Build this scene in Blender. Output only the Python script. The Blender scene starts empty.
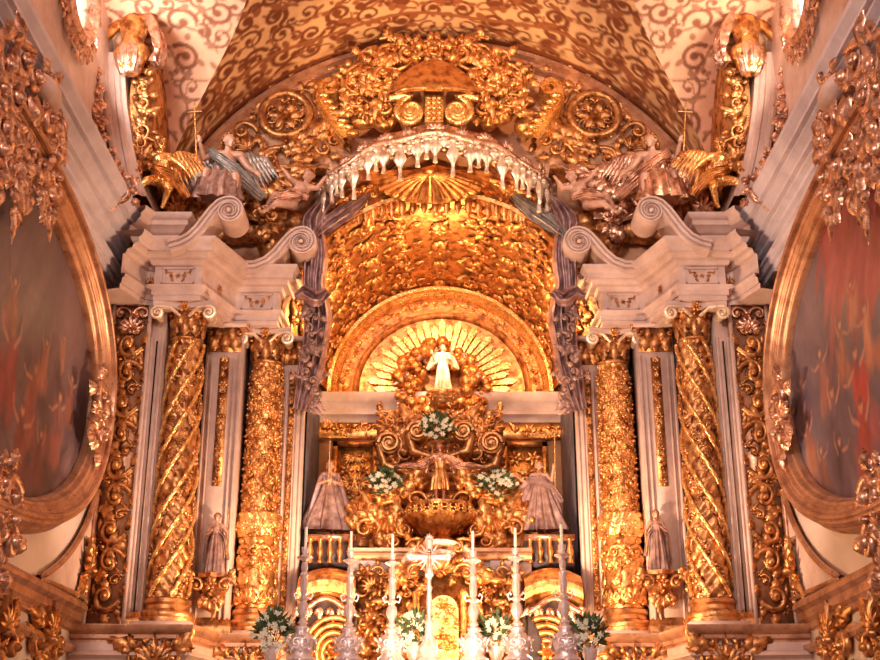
import bpy, math, random
import numpy as np
from mathutils import Vector
PI = math.pi
# ------------------------------------------------------------------ camera, world, light, exposure
SC = bpy.context.scene
COL = SC.collection
PITCH = math.radians(20.5); FOC = 1230.0; EYE = 1.6
cam_d = bpy.data.cameras.new('camera'); cam_d.sensor_width = 36; cam_d.lens = 36*FOC/880
cam_d.clip_start = .05; cam_d.clip_end = 200
cam = bpy.data.objects.new('camera', cam_d); COL.objects.link(cam)
cam.location = (0, 0, EYE); cam.rotation_euler = (PI/2+PITCH, 0, 0)
SC.camera = cam
SC.view_settings.view_transform = 'Standard'; SC.view_settings.look = 'None'
SC.view_settings.gamma = 1; SC.view_settings.use_curve_mapping = False
SC.view_settings.exposure = 0.46
W = bpy.data.worlds.new('world'); SC.world = W; W.use_nodes = True
W.node_tree.nodes['Background'].inputs[0].default_value = (.86, .60, .52, 1)
W.node_tree.nodes['Background'].inputs[1].default_value = .13

def light(name, kind, loc, energy, col, size=.3, tgt=None, sizey=None, spot=None, blend=.6):
    d = bpy.data.lights.new(name, kind); d.energy = energy; d.color = col
    if kind == 'AREA':
        d.size = size
        if sizey: d.shape = 'RECTANGLE'; d.size_y = sizey
    else: d.shadow_soft_size = size
    if spot: d.spot_size = math.radians(spot); d.spot_blend = blend
    o = bpy.data.objects.new(name, d); COL.objects.link(o); o.location = loc
    if tgt is not None:
        o.rotation_euler = (Vector(tgt)-Vector(loc)).to_track_quat('-Z', 'Y').to_euler()
    return o
WARM = (1, .62, .30); AMB = (1, .55, .22); DAY = (1.0, .80, .72)
# daylight of the nave behind the camera
light('nave_daylight', 'AREA', (-3.0, -3.0, 9.5), 980, DAY, 2.2, (1, 14, 6), 3)
light('nave_window_light', 'AREA', (3.3, 2.5, 10.2), 460, (1, .76, .66), 1.2, (-1, 14, 6), 1.8)
# daylight through the two upper side windows
light('window_light_left', 'AREA', (-3.9, 12.1, 9.6), 52, (1, .93, .86), .8, (-.5, 12.8, 11.2), .8)
light('window_light_right', 'AREA', (3.9, 12.1, 9.6), 40, (1, .84, .64), .8, (.5, 12.8, 11.2), .8)
# warm lamps of the altarpiece, then added fill spots
light('niche_lamp', 'POINT', (0, 15.5, 8.2), 50, AMB, .12)
light('niche_lamp_left', 'POINT', (-1.3, 15.6, 7.5), 30, AMB, .08)
light('niche_lamp_right', 'POINT', (1.3, 15.6, 7.5), 30, AMB, .08)
light('statue_spot', 'SPOT', (.0, 14.9, 8.5), 420, (1, .78, .48), .05, (0.03, 16.5, 7.0), spot=18)
light('altar_lamp_left', 'POINT', (-1.2, 13.6, 3.1), 55, WARM, .12)
light('altar_lamp_right', 'POINT', (1.2, 13.6, 3.1), 75, WARM, .12)
light('altar_spot', 'SPOT', (0, 10.5, 2.6), 500, (1, .64, .38), .15, (.1, 15.4, 4.9), spot=58)  # added front fill for the candlesticks and lower retable
light('canopy_spot', 'SPOT', (0, 9.5, 6.0), 1150, (1, .60, .30), .12, (0, 14.4, 10.4), spot=40)  # added spot that brightens the crest
light('column_fill_left', 'SPOT', (-.5, 12.85, 3.3), 330, (1, .64, .42), .10, (-2.8, 14.2, 5.4), spot=95)  # added raking fill for the columns, one each side, no fixture there
light('column_fill_right', 'SPOT', (.5, 12.85, 3.3), 400, (1, .66, .44), .10, (2.8, 14.2, 5.4), spot=95)

# ------------------------------------------------------------------ measuring: pixel of the photograph -> point in the place
def ray(px, py):
    u = (px-440)/FOC; v = (330-py)/FOC; c = math.cos(PITCH); s = math.sin(PITCH)
    return u, c-v*s, s+v*c
def P(px, py, Y):
    a = ray(px, py); t = Y/a[1]; return np.array([a[0]*t, Y, EYE+a[2]*t])
def PX(px, py, X):
    a = ray(px, py); t = X/a[0]; return np.array([X, a[1]*t, EYE+a[2]*t])
def mpx(px, py, Y): return Y/ray(px, py)[1]/FOC      # metres per pixel there

# ------------------------------------------------------------------ mesh helpers
class MB:
    def __init__(s): s.V = []; s.Q = []; s.T = []; s.n = 0; s.rel = False
    def add(s, V, Q=None, T=None):
        V = np.asarray(V, float).reshape(-1, 3)
        s.V.append(V)
        if Q is not None and len(Q): s.Q.append(np.asarray(Q, int).reshape(-1, 4)+s.n)
        if T is not None and len(T): s.T.append(np.asarray(T, int).reshape(-1, 3)+s.n)
        s.n += len(V); return s
    def arrays(s):
        V = np.concatenate(s.V) if s.V else np.zeros((0, 3))
        Q = np.concatenate(s.Q) if s.Q else np.zeros((0, 4), int)
        T = np.concatenate(s.T) if s.T else np.zeros((0, 3), int)
        return V, Q, T
    def mesh(s, name, mirror=False, origin=(0, 0, 0), smooth=True):
        V, Q, T = s.arrays(); V = V.copy()
        if mirror: V[:, 0] *= -1; Q = Q[:, ::-1]; T = T[:, ::-1]
        V = V-np.asarray(origin, float)
        me = bpy.data.meshes.new(name)
        me.vertices.add(len(V)); me.vertices.foreach_set('co', V.ravel())
        nl = len(Q)*4+len(T)*3
        me.loops.add(nl); me.polygons.add(len(Q)+len(T))
        me.loops.foreach_set('vertex_index', np.concatenate([Q.ravel(), T.ravel()]).astype(np.int32))
        st = np.concatenate([np.arange(len(Q))*4, len(Q)*4+np.arange(len(T))*3]).astype(np.int32)
        me.polygons.foreach_set('loop_start', st)
        if smooth: me.polygons.foreach_set('use_smooth', np.ones(len(st), bool))
        me.update(); me.validate()
        return me
    def build(s, name, mat, parent=None, mirror=False, world=True, smooth=True, edge=None):
        org = (0, 0, 0)
        if parent is not None and world:
            org = Vector((0, 0, 0)); p = parent
            while p is not None: org = org+p.location; p = p.parent
        me = s.mesh(name, mirror, org, smooth)
        o = bpy.data.objects.new(name, me); COL.objects.link(o)
        me.materials.append(mat)
        if parent is not None: o.parent = parent
        if smooth and edge is not False:
            try: me.set_sharp_from_angle(angle=math.radians(edge or (95 if s.rel else 50)))
            except Exception: pass
        return o

def tag(o, label, cat, group=None, kind=None):
    if label: o['label'] = label
    if cat: o['category'] = cat
    if group: o['group'] = group
    if kind: o['kind'] = kind
    return o
def structure(o): o['kind'] = 'structure'; return o
def empty(name, loc, label, cat, group=None, mirror=False):
    o = bpy.data.objects.new(name, None); COL.objects.link(o)
    l = list(map(float, loc))
    if mirror: l[0] = -l[0]
    o.location = l; o.empty_display_size = .1
    return tag(o, label, cat, group)
def copy_tree(o, parent=None):
    c = o.copy(); COL.objects.link(c); c.parent = parent
    for ch in list(o.children): copy_tree(ch, c)
    return c

def grid_faces(m, n, wm=False, wn=False):
    i = np.arange(m if wm else m-1)[:, None]; j = np.arange(n if wn else n-1)[None, :]
    i2 = (i+1) % m; j2 = (j+1) % n
    return np.stack([i*n+j+0*i, i*n+j2, i2*n+j2, i2*n+j+0*j2], -1).reshape(-1, 4)
def g_grid(G, wm=False, wn=False):
    m, n = G.shape[:2]; return G.reshape(-1, 3), grid_faces(m, n, wm, wn)
def g_tube(path, rad, k=8, flat=1.0, up=(0, 0, 1), caps=True):
    P_ = np.asarray(path, float); n = len(P_)
    r = np.broadcast_to(np.asarray(rad, float), (n,)) if np.ndim(rad) else np.full(n, rad)
    T = np.gradient(P_, axis=0); T /= np.linalg.norm(T, axis=1)[:, None]+1e-9
    up = np.asarray(up, float); N = np.zeros_like(T)
    a = up-np.dot(up, T[0])*T[0]
    if np.linalg.norm(a) < 1e-3: a = np.cross(T[0], (1, .3, .2))
    a /= np.linalg.norm(a); N[0] = a
    for i in range(1, n):
        a = N[i-1]-np.dot(N[i-1], T[i])*T[i]; N[i] = a/(np.linalg.norm(a)+1e-9)
    B = np.cross(T, N); th = np.arange(k)*2*PI/k
    G = P_[:, None]+r[:, None, None]*(np.cos(th)[None, :, None]*N[:, None]*flat+np.sin(th)[None, :, None]*B[:, None])
    V, Q = g_grid(G, False, True); Tt = []
    if caps:
        V = np.vstack([V, P_[0]-T[0]*r[0]*.3, P_[-1]+T[-1]*r[-1]*.3]); a0 = n*k
        for j in range(k):
            Tt.append((j, a0, (j+1) % k)); Tt.append(((n-1)*k+j, (n-1)*k+(j+1) % k, a0+1))
    return V, Q[:, ::-1], Tt
def g_lathe(prof, k=24, c=(0, 0, 0), cap=True, fn=None):
    pr = np.asarray(prof, float); th = np.arange(k)*2*PI/k
    R = np.broadcast_to(pr[:, 0][:, None], (len(pr), k)).copy()
    Z = np.broadcast_to(pr[:, 1][:, None], (len(pr), k)).copy()
    if fn: R = R+fn(th[None, :], Z, R)
    G = np.stack([R*np.cos(th), R*np.sin(th), Z], -1)+np.asarray(c, float)
    V, Q = g_grid(G, False, True); T = []
    if cap:
        a0 = len(V); V = np.vstack([V, np.array(c)+(0, 0, pr[0, 1]), np.array(c)+(0, 0, pr[-1, 1])]); m = len(pr)
        for j in range(k):
            T.append((j, (j+1) % k, a0)[::-1]); T.append(((m-1)*k+j, (m-1)*k+(j+1) % k, a0+1))
    return V, Q, T
def g_ball(c, r, k=10, m=7):
    r = np.broadcast_to(np.asarray(r, float), (3,))
    a = np.linspace(-PI/2+.15, PI/2-.15, m)
    V, Q, T = g_lathe(np.stack([np.cos(a), np.sin(a)], -1), k)
    V = V*r+np.asarray(c, float); return V, Q, T
def g_box(lo, hi):
    x0, y0, z0 = lo; x1, y1, z1 = hi
    V = [(x0, y0, z0), (x1, y0, z0), (x1, y1, z0), (x0, y1, z0), (x0, y0, z1), (x1, y0, z1), (x1, y1, z1), (x0, y1, z1)]
    return V, [(0, 3, 2, 1), (4, 5, 6, 7), (0, 1, 5, 4), (1, 2, 6, 5), (2, 3, 7, 6), (3, 0, 4, 7)]
def g_prism(poly, axis, a, b):
    """polygon of 2-D points extruded along an axis; star-shaped polygons"""
    n = len(poly); V = []
    for h in (a, b):
        for p in poly:
            q = {0: (h, p[0], p[1]), 1: (p[0], h, p[1]), 2: (p[0], p[1], h)}[axis]; V.append(q)
    c = np.mean(np.array(poly), axis=0)
    for h in (a, b): V.append({0: (h, c[0], c[1]), 1: (c[0], h, c[1]), 2: (c[0], c[1], h)}[axis])
    Q = [(i, (i+1) % n, n+(i+1) % n, n+i) for i in range(n)]
    T = [((i+1) % n, i, 2*n) for i in range(n)]+[(n+i, n+(i+1) % n, 2*n+1) for i in range(n)]
    return V, Q, T
def offset_path(path, o, closed=False):
    """offset a plan path to its right-hand side by o with mitred corners"""
    p = np.asarray(path, float); n = len(p); out = []
    for i in range(n):
        a = p[i]-p[i-1] if (i > 0 or closed) else p[1]-p[0]
        b = p[(i+1) % n]-p[i] if (i < n-1 or closed) else p[-1]-p[-2]
        a = a/(np.linalg.norm(a)+1e-9); b = b/(np.linalg.norm(b)+1e-9)
        na = np.array([a[1], -a[0]]); nb = np.array([b[1], -b[0]])
        m = na+nb; d = 1+np.dot(na, nb); out.append(p[i]+o*m/max(d, .35))
    return np.array(out)
def g_sweep(prof, path, flip=False):
    """moulding profile [(outward, z)] swept along a plan path"""
    G = []
    for o, z in prof:
        q = offset_path(path, o); G.append(np.column_stack([q, np.full(len(q), z)]))
    G = np.array(G); V, Q = g_grid(G)
    # duplicate columns so corners stay crisp via sharp edges
    return V, (Q[:, ::-1] if flip else Q)
def xf(V, M=None, t=(0, 0, 0)):
    V = np.asarray(V, float)
    if M is not None: V = V@np.asarray(M, float).T
    return V+np.asarray(t, float)
def rot(ax, a):
    c, s = math.cos(a), math.sin(a)
    return np.array({'x': [[1, 0, 0], [0, c, -s], [0, s, c]], 'y': [[c, 0, s], [0, 1, 0], [-s, 0, c]], 'z': [[c, -s, 0], [s, c, 0], [0, 0, 1]]}[ax])

# ------------------------------------------------------------------ carved ornament in (u, v, height) space
def tpl(*parts):
    m = MB()
    for p in parts: m.add(*p)
    return m.arrays()
def leaf_uv(L=1., Wd=.42, h=.16, curl=.25, lobes=4, p0=(0, 0), ang=0, bend=0., nu=9, nv=5):
    u = np.linspace(0, 1, nu)[:, None]; w = np.linspace(-1, 1, nv)[None, :]
    wid = Wd*np.sin(PI*np.clip(u, .03, .97)**.75)*(1+.28*np.cos(u*lobes*2*PI))
    x = L*u+0*w; y = wid*w*.5
    y = y+bend*u*u*L
    hh = h*np.sin(PI*np.clip(u*.85+.12, 0, 1))*(1-.75*w*w)-.25*h*np.exp(-(w/.25)**2)+curl*h*1.1*u**4
    hh = np.maximum(hh, -.01)
    c, s = math.cos(ang), math.sin(ang)
    G = np.stack([c*x-s*y+p0[0], s*x+c*y+p0[1], hh], -1)
    V, Q = g_grid(G); return V, Q
def spiral_uv(r0=.5, r1=.07, turns=1.5, th=.10, th1=.05, h=.1, a0=0, k=6, n=24, rise=.10, tail=None):
    t = np.linspace(0, 1, n); a = a0+t*turns*2*PI; r = r0*(r1/r0)**(t**.8)
    pts = np.stack([r*np.cos(a), r*np.sin(a), h*.4+rise*t], -1)
    rad = th+(th1-th)*t
    if tail is not None:
        tl = np.asarray(tail, float); pts = np.vstack([np.column_stack([tl, np.full(len(tl), h*.3)]), pts])
        rad = np.concatenate([np.linspace(th*.5, th, len(tl)), rad])
    return g_tube(pts, rad, k, up=(0, 0, 1))
def make_templates():
    T = {}
    T['leaf'] = tpl(leaf_uv())
    T['leaf2'] = tpl(leaf_uv(bend=.3), leaf_uv(.6, .3, .2, ang=.5), leaf_uv(.6, .3, .2, ang=-.45))
    sp = spiral_uv()
    T['scroll'] = tpl(sp, g_ball((0, 0, .16), (.12, .12, .1), 8, 5), leaf_uv(.5, .3, .18, p0=(.42, -.1), ang=-1.1),
                      leaf_uv(.5, .3, .18, p0=(.1, .42), ang=.7), leaf_uv(.45, .28, .18, p0=(-.4, .15), ang=2.3), leaf_uv(.4, .28, .18, p0=(-.2, -.35), ang=-2.2))
    T['cscroll'] = tpl(spiral_uv(.36, .06, 1.3, .09, .05, a0=PI/2, tail=[(-.75, .15), (-.55, .38), (-.25, .42)]), g_ball((0, 0, .15), (.1, .1, .1), 8, 5),
                       leaf_uv(.5, .3, .2, p0=(-.6, .3), ang=1.9), leaf_uv(.55, .32, .2, p0=(-.1, -.3), ang=-.9))
    ros = [g_ball((0, 0, .1), (.13, .13, .14), 8, 5)]
    for i in range(6): ros.append(leaf_uv(.42, .34, .16, .5, 1, (.08*math.cos(i*PI/3), .08*math.sin(i*PI/3)), i*PI/3, nu=6))
    T['rosette'] = tpl(*ros)
    sh = []
    aa = np.linspace(PI/2-1.35, PI/2+1.35, 45)[:, None]; rr = np.linspace(.06, 1, 9)[None, :]
    edge = .60*(1-.07*np.abs(np.sin((aa-PI/2)*5.8+PI/2))**.5*0+.06*np.cos((aa-PI/2)*5.8*2)); R_ = rr*edge
    hh = .10*np.sin(PI*np.clip(rr*.9, 0, 1))+.045*rr*np.cos((aa-PI/2)*11.6); hh = hh*np.clip((1.02-rr)*6, 0, 1)
    sh.append(g_grid(np.stack([R_*np.cos(aa), R_*np.sin(aa), hh+0*R_], -1)[:, ::-1]))
    T['shell'] = tpl(*sh, spiral_uv(.14, .04, 1, .05, .03, a0=0, n=10, k=5), g_ball((0, 0, .1), .09, 8, 5))
    pal = []
    for i in range(7): pal.append(leaf_uv(.75-.08*abs(i-3), .2, .2, .6, 3, (0, 0), PI/2+(i-3)*.42, nu=8))
    T['palmette'] = tpl(*pal, g_ball((0, -.02, .12), .1, 8, 5))
    T['bud'] = tpl(g_ball((0, 0, .08), (.2, .2, .16), 8, 5), leaf_uv(.5, .3, .15, ang=2.4), leaf_uv(.5, .3, .15, ang=.7))
    ch = [g_ball((0, 0, .2), (.24, .28, .22), 12, 9), g_ball((0, .0, .43), (.035, .05, .05), 6, 5), g_ball((-.1, .17, .22), (.14, .12, .2), 8, 6), g_ball((.1, .17, .22), (.14, .12, .2), 8, 6),
          g_ball((0, .24, .18), (.16, .1, .2), 8, 6), g_ball((-.1, -.06, .36), (.06, .05, .05), 6, 5), g_ball((.1, -.06, .36), (.06, .05, .05), 6, 5), g_ball((0, -.22, .3), (.08, .05, .07), 6, 5),
          g_ball((-.08, .04, .39), (.035, .02, .02), 6, 5), g_ball((.08, .04, .39), (.035, .02, .02), 6, 5)]
    for s_ in (0, 1):
        for i in range(4):
            a = -.5+i*.33; a = a if s_ else PI-a
            ch.append(leaf_uv(.75-.08*i, .22, .12, .4, 0, ((.15 if s_ else -.15), -.1), a, nu=7))
    T['cherub'] = tpl(*ch)
    T['bead'] = tpl(g_ball((0, 0, .3), (.5, .5, .5), 8, 5))
    T['egg'] = tpl(g_ball((0, 0, .2), (.4, .5, .4), 8, 6), g_tube([(-.5, .5, .1), (-.5, -.2, .1), (0, -.6, .1), (.5, -.2, .1), (.5, .5, .1)], .09, 5))
    return T
TP = make_templates()
def put(mb, name, fmap, u, v, size, ang=0., hs=1., flip=False, su=1., sv=1.):
    mb.rel = True
    V, Q, T = TP[name]; x = V[:, 0]*su; y = V[:, 1]*sv
    if flip: x = -x; Q = Q[:, ::-1]; T = T[:, ::-1]
    hs = hs*.78
    c, s = math.cos(ang), math.sin(ang)
    X = (c*x-s*y)*size+u; Y = (s*x+c*y)*size+v
    mb.add(fmap(X, Y, V[:, 2]*size*hs), Q, T)
def plane_map(o, U, V_, N):
    o, U, V_, N = [np.asarray(a, float) for a in (o, U, V_, N)]
    return lambda u, v, h: o+u[:, None]*U+v[:, None]*V_+h[:, None]*N
def front_map(x0, y0, z0): return plane_map((x0, y0, z0), (1, 0, 0), (0, 0, 1), (0, -1, 0))
def fill(mb, fmap, u0, u1, v0, v1, cell, seed=1, hs=1., kinds=('scroll', 'cscroll', 'leaf2', 'rosette', 'palmette'), sz=1.15, mask=None, sym=None):
    rd = random.Random(seed); nu = max(1, round((u1-u0)/cell)); nv = max(1, round((v1-v0)/cell))
    for i in range(nu):
        for j in range(nv):
            u = u0+(i+.5+rd.uniform(-.25, .25))*(u1-u0)/nu; v = v0+(j+.5+rd.uniform(-.25, .25))*(v1-v0)/nv
            k = rd.choice(kinds); a = rd.uniform(0, 2*PI); f = rd.random() < .5; s = cell*sz*rd.uniform(.8, 1.2)
            if mask is not None and not mask(u, v): continue
            if sym is not None:
                if u < sym: continue
                put(mb, k, fmap, u, v, s, a, hs, f); put(mb, k, fmap, 2*sym-u, v, s, -a, hs, not f) if True else None
            else: put(mb, k, fmap, u, v, s, a, hs, f)
def vine(mb, fmap, uc, v0, v1, w, hs=1., n=None, seed=0):
    """upright running scroll between v0 and v1, width w"""
    n = n or max(2, round((v1-v0)/(w*.85))); st = (v1-v0)/n; rd = random.Random(seed)
    t = np.linspace(0, 1, n*8+1)
    for i in range(n):
        v = v0+(i+.5)*st; s = 1 if i % 2 else -1
        put(mb, 'scroll', fmap, uc+s*w*.08, v, w*.62, rd.uniform(-.3, .3)+(0 if s > 0 else PI), hs, s < 0)
        put(mb, 'leaf2', fmap, uc-s*w*.30, v+st*.35, w*.45, PI/2+s*.7, hs)
        put(mb, 'rosette', fmap, uc+s*w*.1, v, w*.26, 0, hs*1.8)
        put(mb, 'leaf', fmap, uc+s*w*.32, v-st*.3, w*.45, -PI/2+s*.5, hs)
def hband(mb, fmap, u0, u1, v, size, kind='egg', hs=1., step=1.0):
    n = max(1, round((u1-u0)/(size*step)))
    for i in range(n): put(mb, kind, fmap, u0+(i+.5)*(u1-u0)/n, v, size, 0, hs)

# ------------------------------------------------------------------ materials
def mat_base(name):
    m = bpy.data.materials.new(name); m.use_nodes = True; nt = m.node_tree
    return m, nt, nt.nodes['Principled BSDF']
def noise(nt, scale, detail=4, rough=.55, coords='Object'):
    tc = nt.nodes.new('ShaderNodeTexCoord'); n = nt.nodes.new('ShaderNodeTexNoise')
    n.inputs['Scale'].default_value = scale; n.inputs['Detail'].default_value = detail; n.inputs['Roughness'].default_value = rough
    nt.links.new(tc.outputs[coords], n.inputs['Vector']); return n
def ramp(nt, src, stops):
    r = nt.nodes.new('ShaderNodeValToRGB'); e = r.color_ramp.elements
    while len(e) < len(stops): e.new(.5)
    for x, (p, c) in zip(e, stops): x.position = p; x.color = (*c, 1)
    nt.links.new(src, r.inputs[0]); return r
def bump(nt, b, src, s, d=.01):
    n = nt.nodes.new('ShaderNodeBump'); n.inputs['Strength'].default_value = s; n.inputs['Distance'].default_value = d
    nt.links.new(src, n.inputs['Height']); nt.links.new(n.outputs[0], b.inputs['Normal'])
def mat_gold(name, c0, c1, rough=.34, metal=.85, ns=9, bs=.5, bd=.012, bscale=26):
    m, nt, b = mat_base(name)
    n = noise(nt, ns, 5, .6); r = ramp(nt, n.outputs[0], [(.36, c0), (.56, c1)])
    nt.links.new(r.outputs[0], b.inputs['Base Color']); b.inputs['Metallic'].default_value = metal
    n2 = noise(nt, bscale, 4, .6)
    rr = ramp(nt, n2.outputs[0], [(.3, (rough*.75,)*3), (.7, (rough*1.35,)*3)]); nt.links.new(rr.outputs[0], b.inputs['Roughness'])
    bump(nt, b, n2.outputs[0], bs, bd); return m
def mat_plain(name, c0, c1, rough=.5, metal=0., ns=4, bs=.15, bd=.01, bscale=40, stops=(.35, .65)):
    m, nt, b = mat_base(name)
    n = noise(nt, ns, 6, .65); r = ramp(nt, n.outputs[0], [(stops[0], c0), (stops[1], c1)])
    nt.links.new(r.outputs[0], b.inputs['Base Color']); b.inputs['Metallic'].default_value = metal
    b.inputs['Roughness'].default_value = rough
    if bs: n2 = noise(nt, bscale, 3); bump(nt, b, n2.outputs[0], bs, bd)
    return m
def mat_paint(name, rough=.7):
    m, nt, b = mat_base(name)
    a = nt.nodes.new('ShaderNodeAttribute'); a.attribute_name = 'paint'
    nt.links.new(a.outputs['Color'], b.inputs['Base Color']); b.inputs['Roughness'].default_value = rough
    n2 = noise(nt, 30, 4); bump(nt, b, n2.outputs[0], .2, .006); return m
GOLD = mat_gold('gilded_wood', (.36, .12, .030), (.86, .44, .15), .33)
GOLDD = mat_gold('aged_and_shaded_gilding', (.22, .075, .025), (.66, .32, .12), .36)  # also the shaded gold of the outer column shafts
GOLDP = mat_gold('rose_gilding', (.30, .13, .08), (.80, .49, .34), .32)
GOLDB = mat_gold('bright_gilding', (.66, .32, .08), (1.0, .62, .24), .28)
GOLDF = mat_gold('gilded_frame', (.36, .16, .085), (.58, .31, .18), .33, metal=.5, bs=.08, ns=5)
PALEG = mat_gold('pale_gilding', (.62, .42, .26), (.95, .76, .55), .34, metal=.5)
FRINGE = mat_gold('tarnished_silver_gilt', (.48, .30, .18), (.88, .74, .62), .34, metal=.6)
STONE = mat_plain('rose_stone', (.52, .35, .29), (.74, .55, .47), .45, ns=2.5)
STONEW = mat_plain('pale_plaster', (.80, .68, .65), (.88, .78, .75), .6, ns=1.5)
STONEG = mat_plain('daylight_tinted_stone', (.56, .49, .54), (.76, .68, .72), .4, ns=2)  # side cornice stone with the daylight's lavender tint put into its colour
SHADEDARK = mat_plain('recess_shade_and_wick', (.07, .055, .065), (.14, .11, .125), .5, ns=3)  # dark tone stands in for recess shade; also colours the wicks
SILVER = mat_plain('silvered_metal', (.70, .56, .54), (.90, .78, .76), .32, .55, ns=14, bs=.4, bscale=60)
WAX = mat_plain('candle_wax', (.86, .78, .62), (.90, .84, .70), .5, bs=0)
POLY = mat_plain('faded_drapery', (.15, .075, .06), (.50, .30, .24), .45, .35, ns=9, bs=.5, bscale=30)
DRAPE = mat_plain('violet_drapery', (.20, .10, .10), (.58, .38, .36), .38, .45, ns=7, bs=.4, bscale=24)
GREYD = mat_plain('grey_blue_drapery', (.20, .17, .15), (.52, .46, .42), .35, .5, ns=8, bs=.3)
FLESH = mat_plain('painted_flesh', (.50, .25, .16), (.70, .42, .30), .45, .15, ns=6, bs=.1)
GREENL = mat_plain('leaf_green', (.03, .055, .02), (.10, .15, .05), .5, ns=12, bs=0)
WHITEF = mat_plain('white_petals', (.62, .58, .42), (.80, .76, .62), .55, ns=12, bs=0)
OCHRE = mat_plain('ochre_wall', (.46, .20, .10), (.66, .36, .20), .55, ns=2)
FLOORM = mat_plain('stone_floor', (.20, .13, .10), (.34, .24, .19), .35, ns=2)
CLOTH = mat_plain('white_linen', (.60, .52, .48), (.72, .63, .58), .8, ns=3)
FRESCO = mat_paint('vault_painting'); OIL = mat_paint('oil_painting', .45)
PANE = bpy.data.materials.new('bright_window_glass'); PANE.use_nodes = True
_b = PANE.node_tree.nodes['Principled BSDF']; _b.inputs['Base Color'].default_value = (.9, .9, .9, 1)
_b.inputs['Emission Color'].default_value = (1, .97, .93, 1); _b.inputs['Emission Strength'].default_value = 3.0
# ------------------------------------------------------------------ painting on a numpy canvas
def lin(c): return np.array([(x/255/12.92 if x/255 <= .04045 else ((x/255+.055)/1.055)**2.4) for x in c])
class Canvas:
    def __init__(s, w, h, res, col):
        s.res = res; s.W = int(w/res)+1; s.H = int(h/res)+1
        s.A = np.ones((s.H, s.W, 3))*lin(col)
    def dot(s, x, y, rx, ry, col, ang=0., alpha=1., soft=.25):
        R = max(rx, ry)*1.2; i0 = max(0, int((y-R)/s.res)); i1 = min(s.H, int((y+R)/s.res)+2)
        j0 = max(0, int((x-R)/s.res)); j1 = min(s.W, int((x+R)/s.res)+2)
        if i1 <= i0 or j1 <= j0: return
        yy = np.arange(i0, i1)[:, None]*s.res-y; xx = np.arange(j0, j1)[None, :]*s.res-x
        c, sn = math.cos(ang), math.sin(ang); a = (c*xx+sn*yy)/rx; b = (-sn*xx+c*yy)/ry
        d = np.sqrt(a*a+b*b); m = np.clip((1-d)/soft+.5, 0, 1)*alpha
        s.A[i0:i1, j0:j1] += m[..., None]*(lin(col)-s.A[i0:i1, j0:j1])
    def stroke(s, pts, wd, col, alpha=1.):
        pts = np.asarray(pts, float)
        for k in range(len(pts)-1):
            a, b = pts[k], pts[k+1]; n = max(1, int(np.linalg.norm(b-a)/(s.res*1.2)))
            for t in np.linspace(0, 1, n, endpoint=False):
                q = a+(b-a)*t; w = wd if np.ndim(wd) == 0 else wd[k]; s.dot(q[0], q[1], w, w, col, alpha=alpha)
    def curl(s, x, y, r, a0, turns, col, wd, sgn=1):
        t = np.linspace(0, 1, 18); a = a0+sgn*t*turns*2*PI; rr = r*(1-.78*t)
        s.stroke(np.stack([x+rr*np.cos(a), y+rr*np.sin(a)], -1), list(wd*(1-.3*t)), col)
        s.dot(x+rr[-1]*math.cos(a[-1]), y+rr[-1]*math.sin(a[-1]), wd*1.9, wd*1.9, col)
    def sample(s, x, y):
        fy = np.clip(np.asarray(y)/s.res, 0, s.H-1.001); fx = np.clip(np.asarray(x)/s.res, 0, s.W-1.001)
        i = fy.astype(int); j = fx.astype(int); a = (fy-i)[:, None]; b = (fx-j)[:, None]; A = s.A
        return (A[i, j]*(1-b)+A[i, j+1]*b)*(1-a)+(A[i+1, j]*(1-b)+A[i+1, j+1]*b)*a
    def grain(s, amt=.06, seed=0):
        r = np.random.RandomState(seed); n = r.rand(s.H//6+2, s.W//6+2)
        n = np.kron(n, np.ones((6, 6)))[:s.H, :s.W]; m = r.rand(s.H, s.W)
        s.A *= (1+amt*((n-.5)*1.3+(m-.5)))[..., None]
def set_paint(o, C):
    me = o.data; a = me.color_attributes.new('paint', 'FLOAT_COLOR', 'POINT')
    C = np.column_stack([np.clip(C, 0, 1), np.ones(len(C))]); a.data.foreach_set('color', C.astype(np.float32).ravel())
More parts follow.
